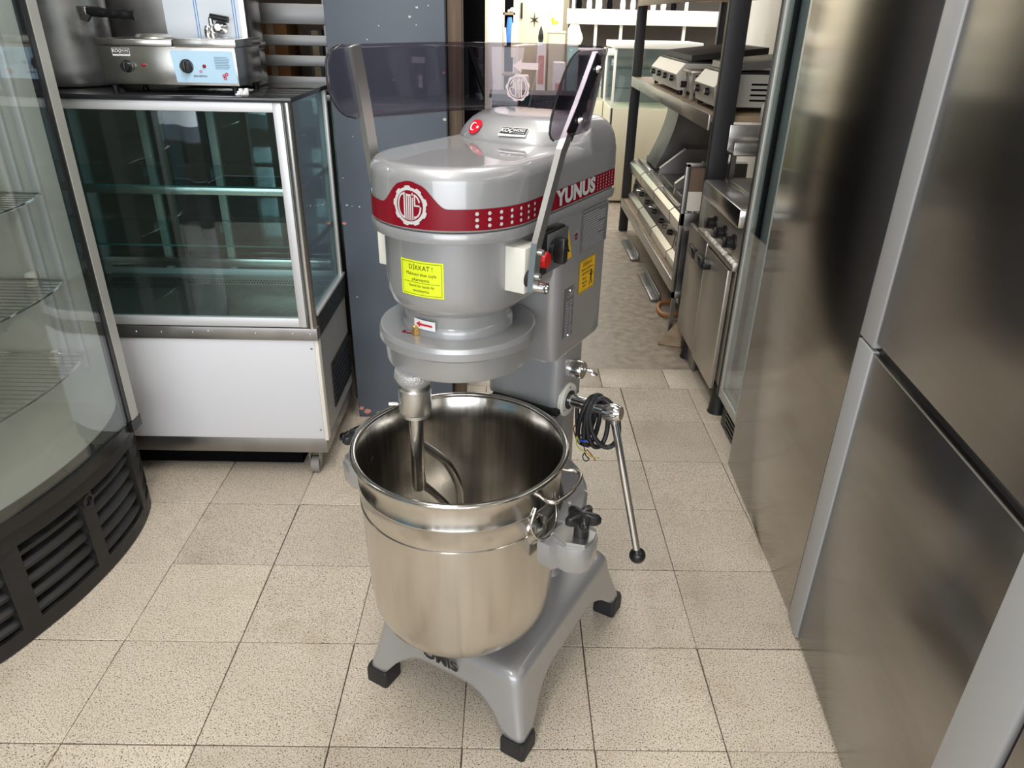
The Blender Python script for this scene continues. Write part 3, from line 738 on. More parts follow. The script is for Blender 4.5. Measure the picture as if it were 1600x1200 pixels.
# --- bowl yoke with clamp lugs
def yoke(name, r0, r1, z0, z1, a0, a1, m, n=48):
    b = B(); R = []
    for k in range(n+1):
        t = k/n; a = a0+(a1-a0)*t; h = abs(t-.5)*2; dz = -.0*h
        ri, ro = r0, r1+.030*(1-h)**.6
        c, s = math.cos(a), math.sin(a); q = .006
        sec = [(ri, z0+dz), (ri, z1+dz), (ro-q, z1+dz), (ro, z1+dz-q), (ro, z0+dz+q), (ro-q, z0+dz)]
        R.append([(rr*c, CY+rr*s, z) for rr, z in sec])
    b.rings(R); return b.build(name, m, mx)
yoke('bowl_yoke', .214, .250, .515, .592, math.radians(4), math.radians(176), silver)
bx('yoke_carriage', silver, mx, -.085, .085, .055, .100, .47, .66, .008)
for sg in (1, -1):
    P = [(.208, -.232), (.236, -.236), (.246, -.222), (.268, -.226), (.296, -.216), (.306, -.196), (.304, -.160), (.290, -.138), (.250, -.128), (.216, -.140), (.214, -.20)]
    lo = [(x*.995+.001, y) for x, y in P]
    if sg < 0: P = [(-x, y) for x, y in reversed(P)]
    cx_ = sum(p[0] for p in P)/len(P); cy_ = sum(p[1] for p in P)/len(P)
    sh = lambda k: [(cx_+(x-cx_)*k, cy_+(y-cy_)*k) for x, y in P]
    b = B(); b.rings([[(x, y, .520) for x, y in sh(.86)], [(x, y, .530) for x, y in sh(.97)], [(x, y, .575) for x, y in P], [(x, y, .580) for x, y in sh(.97)]])
    lug = b.build('clamp_lug', silver, mx, angle=50)
    xs = sorted((sg*.224, sg*.303)); 
    Q = [(.222, -.200), (.262, -.216), (.296, -.206), (.302, -.180), (.298, -.160), (.236, -.150)]
    if sg < 0: Q = [(-x, y) for x, y in reversed(Q)]
    B().prism(Q, .5805, .588).build('clamp_plate', alu, mx, smooth=False)
    kx, ky = sg*.276, -.180
    st = B(); st.turn([(.0150, .588), (.0150, .615), (.017, .620)], (kx, ky, 0), n=20)
    R = []
    for rr, z in ((.012, .616), (.030, .618), (.0335, .622), (.0335, .632), (.030, .637), (.012, .640)):
        row = []
        for k in range(60):
            a = 2*PI*k/60; lob = .5+.5*math.cos(5*(a-.3)); row.append((kx+rr*(.50+.58*lob**.8)*math.cos(a), ky+rr*(.50+.58*lob**.8)*math.sin(a), z))
        R.append(row)
    st.rings(R); st.build('star_knob', black, mx, angle=45)

# ================================================================ LEFT GLASS DOOR COOLER
ck = thing('glass_door_cooler', 'tall upright cooler with curved glass door and black louvred base at left', 'cooler', (-.45, .55, 0))
def spline(pts, n):
    P = [Vector((*p, 0)) for p in pts]; Q = []
    m = len(P)
    for i in range(m-1):
        a, b, c, d = P[max(i-1, 0)], P[i], P[i+1], P[min(i+2, m-1)]
        for k in range(n):
            t = k/n; Q.append(.5*((2*b)+(c-a)*t+(2*a-5*b+4*c-d)*t*t+(3*b-a-3*c+d)*t**3))
    Q.append(P[-1]); return [(q.x, q.y) for q in Q]
doorp = None
front = spline([(-.44, .115), (-.33, .155), (-.270, .225), (-.226, .330), (-.190, .445), (-.166, .580), (-.160, .70), (-.170, .80), (-.196, .89), (-.235, .955)], 8)
PATH = [None]
def at_len(P, s):
    for a, b in zip(P, P[1:]):
        d = math.dist(a, b)
        if s <= d: t = s/d; return (a[0]+(b[0]-a[0])*t, a[1]+(b[1]-a[1])*t), ((b[0]-a[0])/d, (b[1]-a[1])/d)
        s -= d
    a, b = P[-2], P[-1]; d = math.dist(a, b); return b, ((b[0]-a[0])/d, (b[1]-a[1])/d)
LF = sum(math.dist(a, b) for a, b in zip(front, front[1:]))
def y2s(yv):
    s = 0
    for a, b in zip(PATH[0], PATH[0][1:]):
        if b[1] >= yv: return s+math.dist(a, b)*(yv-a[1])/(b[1]-a[1])
        s += math.dist(a, b)
    return s
DOOR = spline([(-.42, .10), (-.31, .155), (-.248, .225), (-.213, .295), (-.19, .371), (-.165, .475), (-.149, .58), (-.142, .70), (-.138, .79), (-.138, .85), (-.145, .90)], 8)
PATH[0] = front
def fpt(s, out, z, lean=0):
    (x, y), (tx, ty) = at_len(PATH[0], s); return (x+ty*(out), y-tx*(out), z)
def band(name, m, parent, s0_, s1_, z0, z1, o0, o1, n=24, dz=0):
    """curved slab that follows the front; out from o0 to o1"""
    b = B(); R = []
    for k in range(n+1):
        s = s0_+(s1_-s0_)*k/n
        R.append([fpt(s, o0, z0), fpt(s, o1, z0+dz), fpt(s, o1, z1+dz), fpt(s, o0, z1)])
    b.rings(R); return b.build(name, m, parent)
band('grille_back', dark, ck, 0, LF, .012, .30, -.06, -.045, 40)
gp = band('base_grille', grille_m, ck, 0, LF, .285, .334, -.05, .010, 40)
band('grille_rail', grille_m, ck, 0, LF, .004, .050, -.03, .004, 40)
band('door_bottom_trim', black, ck, .05, LF-.05, .338, .372, -.03, .026, 40)
ribs = [(0, .08), (y2s(.285), y2s(.335)), (y2s(.528), y2s(.572)), (y2s(.795), y2s(.832)), (y2s(.94), LF)]
for a, c in ribs: band('grille_rib', grille_m, ck, a, c, .05, .285, -.035, .006, 6)
for (a, c), (d, e) in zip(ribs, ribs[1:]):
    for k in range(5):
        z = .066+k*.046
        b = B(); R = []; nn = 10
        for q in range(nn+1):
            s = c+(d-c)*q/nn; R.append([fpt(s, -.032, z+.014), fpt(s, -.002, z-.006), fpt(s, -.001, z+.004), fpt(s, -.032, z+.024)])
        b.rings(R); b.build('slat', grille_m, ck)
kl = fpt(y2s(.55), .006, .262); kd = Vector(fpt(y2s(.55), 1, 0))-Vector(fpt(y2s(.55), 0, 0))
B().turn([(.020, 0), (.020, .006), (.015, .006), (.013, -.004), (.004, -.004)], kl, kd, n=20).build('lock_ring', black, ck)
# cabinet
bx('cabinet_back', liner, ck, -.83, -.80, .16, .93, .02, 2.0)
cw = B()
P_in = [(-.80, .90), (-.80, .93), (-.245, .93), (-.215, .90)]
cw.prism(P_in, .30, 2.0); cw.build('cabinet_side', liner, ck, smooth=False)
cw = B(); cw.prism([(-.80, .16), (-.80, .13), (-.44, .115), (-.40, .16)], .30, 2.0); cw.build('cabinet_side', liner, ck, smooth=False)
fl_ = [(x-.03, y) for x, y in front if .18 < y < .90]
bb = B(); bb.prism([(-.80, .16), *fl_, (-.25, .90), (-.80, .90)], .30, .375); bb.build('cabinet_floor', liner, ck, smooth=False)
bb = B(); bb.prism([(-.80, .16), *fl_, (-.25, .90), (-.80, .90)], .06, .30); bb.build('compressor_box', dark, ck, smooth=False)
bb = B(); bb.prism([(-.80, .12), *front, (-.25, .93), (-.80, .93)], 2.0, 2.12); bb.build('cabinet_top', grille_m, ck, smooth=False)
bb = B()
for z in (1.0, 1.4, 1.75): bb.box(-.79, -.785, .3, .8, z, z+.2, .002)
bb.box(-.78, -.70, .86, .875, .45, 1.95); bb.build('interior_panel', liner, ck)
# interior rails on the far side wall + shelf clips
for xr in (-.345, -.295): bx('shelf_rail', alu_pale, ck, xr, xr+.02, .888, .8995, .50, 1.95, .001)
for z in (.54, .785, 1.0, 1.42): bx('shelf_clip', cream, ck, -.372, -.352, .865, .8995, z-.02, z+.02, .003)
for z in (.56, .79, 1.03, 1.43):
    b = B(); fr_ = [(x-.075, y) for x, y in front if .24 < y < .86]
    b.tube([(-.78, .19, z), *[(x, y, z) for x, y in fr_], (-.33, .865, z), (-.78, .865, z)], .004, n=6, closed=True)
    for k in range(26):
        y = .24+k*.024
        xx = min(fr_, key=lambda p: abs(p[1]-y))[0]; b.cyl((-.78, y, z+.003), (xx, y, z+.003), .0018, n=5)
    b.cyl((-.5, .20, z-.003), (-.5, .86, z-.003), .003, n=6)
    b.build('wire_shelf', chrome, ck)
# door: curved pane with frame
PATH[0] = DOOR
door = band('door_glass', glassmat('door_pane', (.93, .95, .935), 1.5, 1.6), ck, y2s(.225), y2s(.788), .372, 1.93, -.004, .0, 30)
dg = band('door_gasket', black, ck, y2s(.786), y2s(.802), .372, 1.95, -.02, .003, 2)
df = band('door_frame', framegrey, ck, y2s(.802), y2s(.838), .365, 1.97, -.02, .006, 2)
band('door_frame', framegrey, ck, y2s(.150), y2s(.225), .375, 1.97, -.02, .006, 8)
band('door_frame', framegrey, ck, y2s(.225), y2s(.838), 1.93, 1.99, -.02, .006, 24)
bx('door_handle', black, ck, -.37, -.33, .09, .12, .9, 1.3, .006)
band('door_hinge', black, ck, y2s(.79), y2s(.845), .338, .372, -.02, .008, 3)

cl_ = area('cooler_fill_light', (-.30, .52, 1.90), (-.45, .52, .4), .06, .5, 1.2, (.95, 1, .97)); cl_.parent = ck; cl_.location = Vector((-.30, .52, 1.90))-ck.location  # added fill to brighten the cooler inside, not a real lamp
# ================================================================ REFRIGERATED DISPLAY COUNTER
dc = thing('display_counter', 'refrigerated glass display counter with white front panel standing on casters', 'display case', (-.06, 1.30, 0))
X0, X1, Y0, Y1 = -.50, .375, 1.065, 1.50
bx('base_frame', steel_dark, dc, X0+.002, X1-.008, Y0+.004, Y1, .098, .160, .002)
fp = bx('front_panel', white, dc, X0, X1-.012, Y0-.003, Y0+.01, .160, .530, .001)
bx('panel_edge', whitef, dc, X1-.012, X1+.001, Y0-.001, Y0+.03, .152, .530, .001)
bx('cabinet_body', mat('zinc_sheet', (.42, .42, .41), .45, .5), dc, X0, X1-.003, Y0+.03, Y1, .160, .540)
bx('under_shade_block', dark, dc, X0+.02, X1-.12, Y0+.07, Y1-.10, .012, .098, .002)  # added dark block, makes the black shade beneath the counter
vg = bx('vent_frame', grille_m, dc, X1-.003, X1+.001, 1.205, 1.49, .205, .378, .002)
for k in range(8):
    bx('vent_slat', black, vg, X1-.001, X1+.004, 1.212, 1.484, .214+k*.020, .222+k*.020, .001)
for y, z in ((1.11, .50), (1.11, .19)): B().turn([(.004, 0), (.002, .002)], (X1-.003, y, z), (1, 0, 0), n=8).build('side_screw', screws, dc)
for x, z in ((X1-.022, .50), (X1-.022, .195)): B().turn([(.004, 0), (.002, .0015)], (x, Y0-.003, z), (0, -1, 0), n=8).build('panel_screw', screws, dc)
bx('steel_rail', steel_dark, dc, X0-.004, X1+.004, Y0-.008, Y0+.03, .530, .572, .002)
bx('side_rail', grille_m, dc, X1-.02, X1+.004, Y0+.03, Y1+.02, .532, .602, .002)
bx('side_sill', alu_pale, dc, X1-.022, X1+.002, Y0+.03, Y1+.02, .602, .612, .001)
for x in (-.20, -.12, -.02, .03, .18, .30, .355): B().turn([(.0035, 0), (.0015, .002)], (x, Y0-.008, .553+(.006 if x == .03 else 0)), (0, -1, 0), n=8).build('rail_rivet', chrome, dc)
# well
bx('well_tray', mat('tray_steel', (.32, .33, .32), .3, .9, noise=((6, 6, 6), .2, .1)), dc, X0+.02, X1-.022, Y0+.02, Y1-.02, .570, .582)
bx('air_grille', steel_dark, dc, X0+.03, X1-.025, Y1-.06, Y1-.02, .582, .606)
bh = B()
for r_ in range(2):
    for k in range(78):
        x = X0+.04+k*.0104+(r_ % 2)*.005; bh.box(x, x+.0055, Y1-.0606, Y1-.0598, .587+r_*.008, .592+r_*.008)
        if r_ == 0: bh.box(x, x+.0055, Y0+.034, Y0+.038, .5825, .5835)
bh.build('perforation', dark, dc, smooth=False, weld=False, kind='stuff')
# aluminium front frame, with mitred corner look
bx('front_frame', alu_pale, dc, X0, X1-.028, Y0-.002, Y0+.018, .574, .604, .002)
bx('front_frame', alu_pale, dc, X0, X1-.028, Y0-.002, Y0+.018, 1.222, 1.248, .002)
bx('front_frame', alu_pale, dc, X1-.053, X1-.028, Y0-.003, Y0+.018, .574, 1.248, .002)
bx('front_frame', alu_pale, dc, X0, X0+.025, Y0-.003, Y0+.018, .574, 1.248, .002)
B().cyl((X1-.012, Y0+.004, .578), (X1-.012, Y0+.004, 1.249), .0155, n=32).build('corner_post', mat('post_steel', (.50, .49, .47), .25, 1), dc)
B().cyl((X1-.012, Y0+.006, .572), (X1-.012, Y0+.006, .580), .0175, n=24).build('post_collar', steel, dc)
bx('front_glass', glass_dim, dc, X0+.02, X1-.05, Y0+.004, Y0+.009, .60, 1.225)
bx('side_glass', glass_dim, dc, X1-.014, X1-.008, Y0+.022, Y1-.01, .606, 1.246)
bx('side_glass', glass_dim, dc, X0+.004, X0+.010, Y0+.022, Y1-.01, .606, 1.246)
# back sliding doors frame
for xa in (X1-.032, X0+.005): bx('rear_frame', alu_pale, dc, xa, xa+.03, Y1-.02, Y1, .60, 1.248, .002)
for xa in (-.265, -.035): bx('rear_frame', mat('aged_white_frame', (.42, .41, .37), .5), dc, xa, xa+.026, Y1-.02, Y1, .60, 1.235, .002)
for z in (.600, 1.222): bx('rear_frame', alu_pale, dc, X0+.035, X1-.032, Y1-.021, Y1, z, z+.028, .002)
bx('rear_rail', steel, dc, X0+.03, X1-.03, Y1-.05, Y1-.022, .645, .675, .002)
bx('rear_glass', glass_dim, dc, X0+.03, X1-.03, Y1-.008, Y1-.004, .62, 1.225)
bx('shelf_rail', steel, dc, X0+.02, X1-.03, 1.135, 1.150, .974, .996, .001)
for z, y0_ in ((.996, 1.135), (.806, 1.16)):
    bx('glass_shelf', glassmat('shelf_glass%d' % int(z*1000), (.70, .86, .85), 1.5, 1.3), dc, X0+.02, X1-.022, y0_, Y1-.055, z, z+.006)
    bx('shelf_edge', mat('green_glass_edge', (.02, .10, .09), .2), dc, X0+.02, X1-.022, y0_-.0015, y0_, z, z+.005)
    bx('shelf_support', black, dc, X1-.020, X1-.015, y0_+.005, Y1-.02, z-.012, z+.005)
    bx('shelf_support', steel, dc, X0+.012, X0+.020, y0_+.005, Y1-.02, z-.025, z)
    for xx in (-.262, -.032): bx('shelf_hook', alu_pale, dc, xx+.005, xx+.012, Y1-.07, Y1-.02, z-.03, z-.001)
bx('counter_top', darkglass, dc, X0-.006, X1+.004, Y0-.010, Y1+.03, 1.249, 1.262, .002)
for x in (X0+.06, X1-.063):
    for y in (Y0+.04, Y1-.06):
        cf = B(); cf.box(x-.022, x+.022, y-.02, y+.02, .093, .099); cf.box(x-.019, x-.016, y-.014, y+.014, .03, .095); cf.box(x+.016, x+.019, y-.014, y+.014, .03, .095)
        cst = cf.build('caster', screws, dc); B().cyl((x-.014, y, .03), (x+.014, y, .03), .03, n=20).build('wheel', mat('grey_rubber', (.25, .24, .22), .5), cst)

# ---- things standing on the counter
ZC = 1.262
fr = thing('countertop_cooker', 'steel double countertop cooker with two black dials and a pale blue panel', 'cooker', (.03, 1.24, ZC))
yf0 = 1.115
bx('body', steel, fr, -.155, .222, yf0, 1.33, 1.284, 1.383, .002)
bx('lid_rim', steel, fr, -.160, .052, yf0-.004, 1.30, 1.384, 1.400, .002)
bx('lid_rim', steel, fr, .056, .228, yf0-.006, 1.33, 1.384, 1.404, .002)
B().turn([(.050, 1.400), (.052, 1.404), (.046, 1.411), (.010, 1.413)], (-.03, 1.20, 0), n=32).build('pan_lid', alu, fr)
B().prism([(.052, 1.292), (.222, 1.292), (.216, 1.374), (.048, 1.374), (.044, 1.368)], 0, .0012, M=Matrix(((1, 0, 0, -.002), (0, 0, -1, yf0-.0005), (0, 1, 0, 0), (0, 0, 0, 1)))).build('blue_panel', bluefilm, fr, smooth=False)
cfn = lambda xc, zc: (lambda a, c, e=0: Vector((xc+a, yf0-.0022-e, zc+c)))
for xk, zk, rk in ((-.082, 1.331, .0165), (.047+.036, 1.334, .0185)):
    kb = B(); kb.turn([(rk, 0), (rk, .003), (rk*.82, .004), (rk*.78, .016), (rk*.7, .018)], (xk, yf0-.001, zk), (0, -1, 0), n=28)
    kb.box(xk-.0035, xk+.0035, yf0-.026, yf0-.015, zk-rk*.75, zk+rk*.75, .001); kb = kb.build('dial', black, fr)
for k in range(9):
    a = PI*.75-2*PI*.75*k/8*.95; fnk = cfn(.083, 1.334)
    decal(lambda p, q, e=0, a=a: fnk(.0155*math.cos(a)+p, .0155*math.sin(a)+q, e+.002), polar=(0, 0, .0008), off=0).build('dial_mark', whitep, fr)
for xk in (-.036, .132): B().turn([(.005, 0), (.0045, .004), (.002, .006)], (xk, yf0-.001, 1.335), (0, -1, 0), n=16).build('pilot_lamp', mat('dark_red_lens', (.35, .01, .01), .15), fr)
shop_sticker(lambda a, c, e=0: Vector((-.093+a, yf0-.0006-e, 1.367+c)), fr, .046, .018)
text('yavuzinox', .0095, lambda a, c: Vector((.117+a, yf0-.0030, 1.310+c)), 'lettering', ink, fr)
ringdecal(cfn(.120, 1.321), 0, 0, .0022, .0036, 'ring_mark', redv, fr, off=.0008, n=20)
for k in range(8): decal(cfn(.182, 1.358-k*.0042), rect=(-.020, .012+random.uniform(0, .01), 0, .0014), off=.0008, nu=1).build('print_line', mat('blue_grey_ink', (.2, .32, .42), .5), fr)
for dx, dz in ((0, 0), (.008, .004), (.003, -.006)): ringdecal(cfn(.183+dx, 1.311+dz), 0, 0, .002, .0045, 'red_mark', redv, fr, off=.0008, n=16)
for x in (-.135, .205):
    for y in (yf0+.012, 1.31):
        B().turn([(.018, 1.284), (.010, 1.281), (.0075, ZC)], (x, y, 0), n=14).build('foot', black, fr)
ur = thing('water_boiler', 'square steel tea boiler with blue-lined film and a black-handled tap', 'boiler', (.08, 1.33, ZC))
bx('body', steel, ur, -.05, .192, 1.335, 1.48, ZC+.002, 1.80, .004)
bx('front_film', whitefilm, ur, -.048, .176, 1.3335, 1.335, 1.385, 1.80)
for x in (.043, .050, .156, .163): bx('film_line', blueline, ur, x, x+.0022, 1.3328, 1.3337, 1.385, 1.80)
bx('base_band', steel, ur, -.054, .197, 1.331, 1.484, 1.368, 1.388, .002)
tp = B(); tp.turn([(.019, 0), (.019, .006), (.009, .010), (.009, .036)], (.118, 1.333, 1.430), (0, -1, 0), n=18)
tp.turn([(.010, 0), (.012, .010), (.008, .016), (.008, .040), (.007, .052)], (.100, 1.300, 1.404), (0, 0, 1), n=16); tp.turn([(.011, 0), (.011, .026), (.006, .036)], (.088, 1.297, 1.398), (0, 0, 1), n=14)
tp = tp.build('tap', chrome, ur)
B().cyl((.100, 1.300, 1.458), (.152, 1.297, 1.450), .0088, n=14).build('tap_handle', black, tp)
pt = thing('stock_pot', 'large dull aluminium pressure pot with a black ribbed side handle', 'pot', (-.352, 1.31, ZC))
b = B(); b.turn([(.10, ZC), (.118, ZC+.004), (.128, ZC+.018), (.131, ZC+.05), (.132, 1.56), (.136, 1.565), (.132, 1.57), (.126, 1.565), (.125, 1.30), (.0, 1.29)], (-.352, 1.31, 0), n=56, caps=(True, False)); b.build('pot_body', potm, pt)
B().turn([(.135, 1.571), (.133, 1.585), (.05, 1.60), (.0, 1.602)], (-.352, 1.31, 0), n=40).build('pot_lid', potm, pt)
bk = B(); bk.prism([(-.250, 1.478), (-.222, 1.478), (-.216, 1.452), (-.228, 1.438), (-.238, 1.440)], 0, .012, M=Matrix(((1, 0, 0, 0), (0, 0, -1, 1.24), (0, 1, 0, 0), (0, 0, 0, 1)))).build('handle_bracket', steel, pt)
hd = B(); R = []
for k in range(15):
    x = -.226+k*.0097; rr = .0135 if k < 4 else .0120+.0014*math.sin(k*1.9)
    R.append([(x, 1.235+rr*.7*math.cos(2*PI*q/12), 1.466-k*.0007+rr*math.sin(2*PI*q/12)) for q in range(12)])
hd.rings(R); hd = hd.build('pot_handle', black, pt)
bx('handle_clip', steel, pt, -.243, -.223, 1.224, 1.246, 1.456, 1.476, .002)
tr_ = thing('steel_tray', 'dented upright steel sheet leaning behind the pot and cooker', 'steel sheet', (-.20, 1.46, ZC))
bx('sheet', steel_dark, tr_, -.34, -.055, 1.452, 1.460, ZC, 1.70, .002)
bx('sheet_fold', steel_dark, tr_, -.34, -.055, 1.440, 1.452, ZC, ZC+.008, .001)
# crumpled film scrap hanging near the cooker's right foot
sc_ = B()
for k in range(6): sc_.box(.215+.004*k, .225+.004*k, 1.088+.004*k, 1.098+.004*k, ZC, ZC+.006+.006*(k % 3), .002)
tag(sc_.build('plastic_scrap', whitep, None, loc=(.235, 1.1, ZC)), 'small crumpled white plastic scrap on the dark counter edge', 'scrap')
# loose black knob on the floor beside the pillar
lk = B(); lk.tube([(.365, 1.325, .014), (.40, 1.350, .024), (.435, 1.375, .030)], .012, n=10, smooth=3); lk.sphere((.36, 1.322, .014), .014)
tag(lk.build('door_handle_grip', black, None, loc=(.40, 1.35, 0)), 'loose black plastic grip lying on the floor at the pillar foot', 'handle')

# ================================================================ SLATTED SHELF behind the counter
sr_ = thing('slatted_rack', 'tall steel rack of horizontal slats behind the display counter', 'rack', (.15, 1.72, 0))
for x in (-.30, .345):
    bx('rack_post', steel_dark, sr_, x, x+.03, 1.66, 1.69, 0, 1.9, .002)
for k, (z0, z1) in enumerate([(1.226, 1.275), (1.307, 1.342), (1.372, 1.405), (1.437, 1.50), (1.53, 1.56), (1.60, 1.66)]):
    bx('slat', mat('slat_steel', (.20, .20, .20), .4, .6, noise=((2, 40, 40), .12, .05)), sr_, -.30, .383, 1.645, 1.66, z0, z1, .003)
bx('rack_shelf', steel_dark, sr_, -.30, .383, 1.66, 2.1, 1.195, 1.215, .002)
for x, y, z, sx_, sz_, m, lb_ in ((.10, 1.95, 1.215, .12, .28, mat('brown_card', (.28, .12, .04), .8), 'brown cardboard box glimpsed between the rack slats'),
                             (.25, 2.0, 1.215, .05, .20, mat('dark_grey_card', (.09, .09, .1), .7), 'narrow dark box beside the brown one on the slatted rack')):
    cbx = thing('carton', lb_, 'box', (x, y, z))
    bx('carton_body', m, cbx, x-sx_/2, x+sx_/2, y-.08, y+.08, z, z+sz_, .003)
    bx('carton_tape', shelfwood, cbx, x-.012, x+.012, y-.082, y-.08, z, z+sz_)

# ================================================================ STEEL REFRIGERATORS at right
def L2(name, m, parent, s0_, s1_, d0, d1, z0, z1, bev=.0015): return bx(name, m, parent, s0_, s1_, d0, d1, z0, z1, bev)
door_steel = mat('fridge_door_steel', (.33, .318, .30), .22, 1, noise=((1.5, 1.5, 45), .05, 0), aniso=.8, tang=(1, 0, 0))
side_steel = mat('fridge_side_steel', (.42, .40, .37), .16, 1, noise=((1.2, 1.2, 40), .05, 0), aniso=.85, tang=(1, 0, 0))
rf = thing('steel_refrigerator', 'nearest brushed steel upright refrigerator with split upper and lower doors', 'refrigerator', (1.772, .326, 0), math.atan2(-.996, -.093))
L2('body', steel_dark, rf, -.083, 1.40, .03, .72, .03, 2.05)
GZ = .858
for s0_, s1_ in ((0, .618), (.742, 1.38)):
    L2('door', door_steel, rf, s0_, s1_, .0, .028, .022, GZ-.012)
    L2('door', door_steel, rf, s0_, s1_, .0, .028, GZ+.012, 2.03)
    L2('door_lip', alu, rf, s0_, s1_, -.001, .002, GZ-.015, GZ-.0115, .0004)
for s0_, s1_ in ((-.083, -.002), (.620, .728)):
    L2('edge_trim', trimgrey, rf, s0_, s1_, -.004, .028, .012, GZ-.010)
    L2('edge_trim', trimgrey, rf, s0_, s1_, -.004, .028, GZ-.002, 2.03)
L2('gasket', black, rf, -.083, 1.38, .012, .03, GZ-.012, GZ+.012, 0)
L2('gasket', black, rf, .728, .742, .010, .03, .03, 2.03, 0)
L2('kick_plate', steel_dark, rf, -.08, 1.38, .02, .05, .0, .05)
rg = thing('steel_refrigerator', 'further plain mirror-like steel refrigerator cabinet seen from its flat side', 'refrigerator', (1.786, .430, 0), math.atan2(.999, .044))
L2('side_panel', side_steel, rg, .0, .758, -.012, 0, .004, 2.05)
L2('body', steel_dark, rg, .004, .755, -.70, -.012, .02, 2.05)
L2('panel_hem', alu, rg, .0, .758, -.0135, -.0005, .002, .006, 0)
for k in range(2): L2('foot', black, rg, .05+.6*k, .09+.6*k, -.10, -.06, 0, .03)

# glass-front cabinet beyond
gc = thing('glass_front_cabinet', 'glass-fronted cabinet with black edge seen edge-on past the steel refrigerator', 'cabinet', (2.05, 1.37, 0))
bx('front_gasket', black, gc, 1.838, 1.90, 1.494, 1.504, .13, 1.98, .002)
bx('front_frame', framegrey, gc, 1.842, 1.87, 1.470, 1.494, .13, 1.98, .002)
bx('front_frame', framegrey, gc, 1.842, 1.87, 1.20, 1.470, .13, .17, .002)
bx('front_frame', mat('pale_teal_frame', (.50, .57, .57), .3, .2), gc, 1.843, 1.87, 1.215, 1.268, .17, 1.98, .002)
bx('glass_pane', glassmat('cabinet_glass', (.90, .93, .93), 1.5, 1.4), gc, 1.848, 1.853, 1.268, 1.470, .17, 1.98)
bx('cabinet_body', mat('cabinet_liner', (.50, .56, .56), .5), gc, 1.90, 2.40, 1.21, 1.504, .13, 1.98, .002)
bx('cabinet_base', grille_m, gc, 1.87, 2.38, 1.215, 1.49, .0, .13, .002)
for k in range(5): bx('base_slat', black, gc, 1.862, 1.872, 1.23, 1.42, .02+k*.02, .03+k*.02)

# ================================================================ STOVE
sv = thing('gas_range', 'stainless cooking range with two cupboard doors, three black knobs and splashback', 'stove', (2.15, 1.85, 0))
sst = mat('stained_steel', (.52, .48, .42), .36, .75, noise=((5, 5, 5), .15, .1))
SX = 1.845
bx('body', sst, sv, SX+.01, 2.45, 1.515, 2.19, .14, .80, .003)
bx('top_lip', steel, sv, SX-.028, 2.45, 1.513, 2.06, .800, .872, .010)
bx('hob_tray', steel_dark, sv, SX+.07, 2.40, 1.53, 2.02, .872, .884, .004)
bx('panel', sst, sv, SX-.002, SX+.01, 1.515, 2.06, .66, .80, .002)
bx('drip_rail', sst, sv, SX-.022, SX+.01, 1.513, 2.07, .640, .662, .003)
grease = B()
for k in range(26):
    y = 1.52+k*.018; grease.sphere((SX-.012, y, .664), .011*random.uniform(.6, 1.2), u=6, v=5)
grease.build('crumbs', whitef, sv, kind='stuff')
d1 = bx('cupboard_door', sst, sv, SX-.018, SX, 1.575, 1.905, .118, .625, .003)
d2 = bx('cupboard_door', sst, sv, SX-.018, SX, 1.912, 2.235, .128, .640, .003)
for dd, yc in ((d1, 1.86), (d2, 1.985)):
    hb = B(); hb.box(SX-.058, SX-.018, yc-.055, yc+.045, .552, .576, .003); hb.box(SX-.066, SX-.048, yc-.055, yc+.045, .560, .602, .003); hb.build('handle', black, dd)
for yk in (1.885, 1.735, 1.60):
    kb = B(); kb.turn([(.031, 0), (.031, .008), (.023, .012), (.023, .034), (.019, .036)], (SX-.002, yk, .728), (-1, 0, 0), n=20); kb.box(SX-.048, SX-.030, yk-.006, yk+.006, .708, .748, .002); kb.build('knob', black, sv)
    B().turn([(.004, 0), (.003, .003)], (SX-.002, yk+.02, .785), (-1, 0, 0), n=8).build('marker_pin', black, sv)
for x, y in ((SX+.035, 1.595), (SX+.035, 2.15), (2.4, 1.59), (2.4, 2.15)):
    B().turn([(.040, 0), (.036, .012), (.032, .07), (.030, .14)], (x, y, 0), n=18).build('foot', blackm, sv)
bx('kick_shadow_board', steel_dark, sv, SX+.02, SX+.03, 1.98, 2.19, .0, .14)
# toaster-like oven on the range
ov = thing('tabletop_oven', 'steel tabletop oven with louvred side standing on the far end of the range', 'oven', (2.1, 1.70, .884))
bx('post', steel, ov, 1.945, 1.962, 1.79, 1.81, .884, 1.19, .002)
bx('post', steel, ov, 2.22, 2.24, 1.79, 1.81, .884, 1.19, .002)
bx('hood', alu_pale, ov, 1.93, 2.30, 1.52, 1.82, 1.135, 1.20, .010)
bb_ = bx('back_box', alu, ov, 2.0, 2.30, 1.53, 1.79, 1.02, 1.135, .003)
for k in range(5): bx('louvre', dark, bb_, 1.998, 2.002, 1.60, 1.74, 1.04+k*.017, 1.047+k*.017)
bx('burner_box', alu_pale, ov, 1.96, 2.30, 1.53, 1.76, .884, .965, .006)
bs = thing('steel_basin', 'shallow folded steel basin on legs behind the range, half hidden by the rack post', 'basin', (2.15, 2.13, .80))
bx('basin_front', steel, bs, 1.93, 2.40, 2.075, 2.085, .97, 1.02, .002); bx('basin_bottom', steel_dark, bs, 1.93, 2.40, 2.085, 2.175, .965, .975)
bx('basin_back', steel, bs, 1.93, 2.40, 2.175, 2.185, .965, 1.08, .002)
for x in (1.94, 2.37): bx('stand', steel_dark, bs, x, x+.02, 2.12, 2.14, .80, .965)

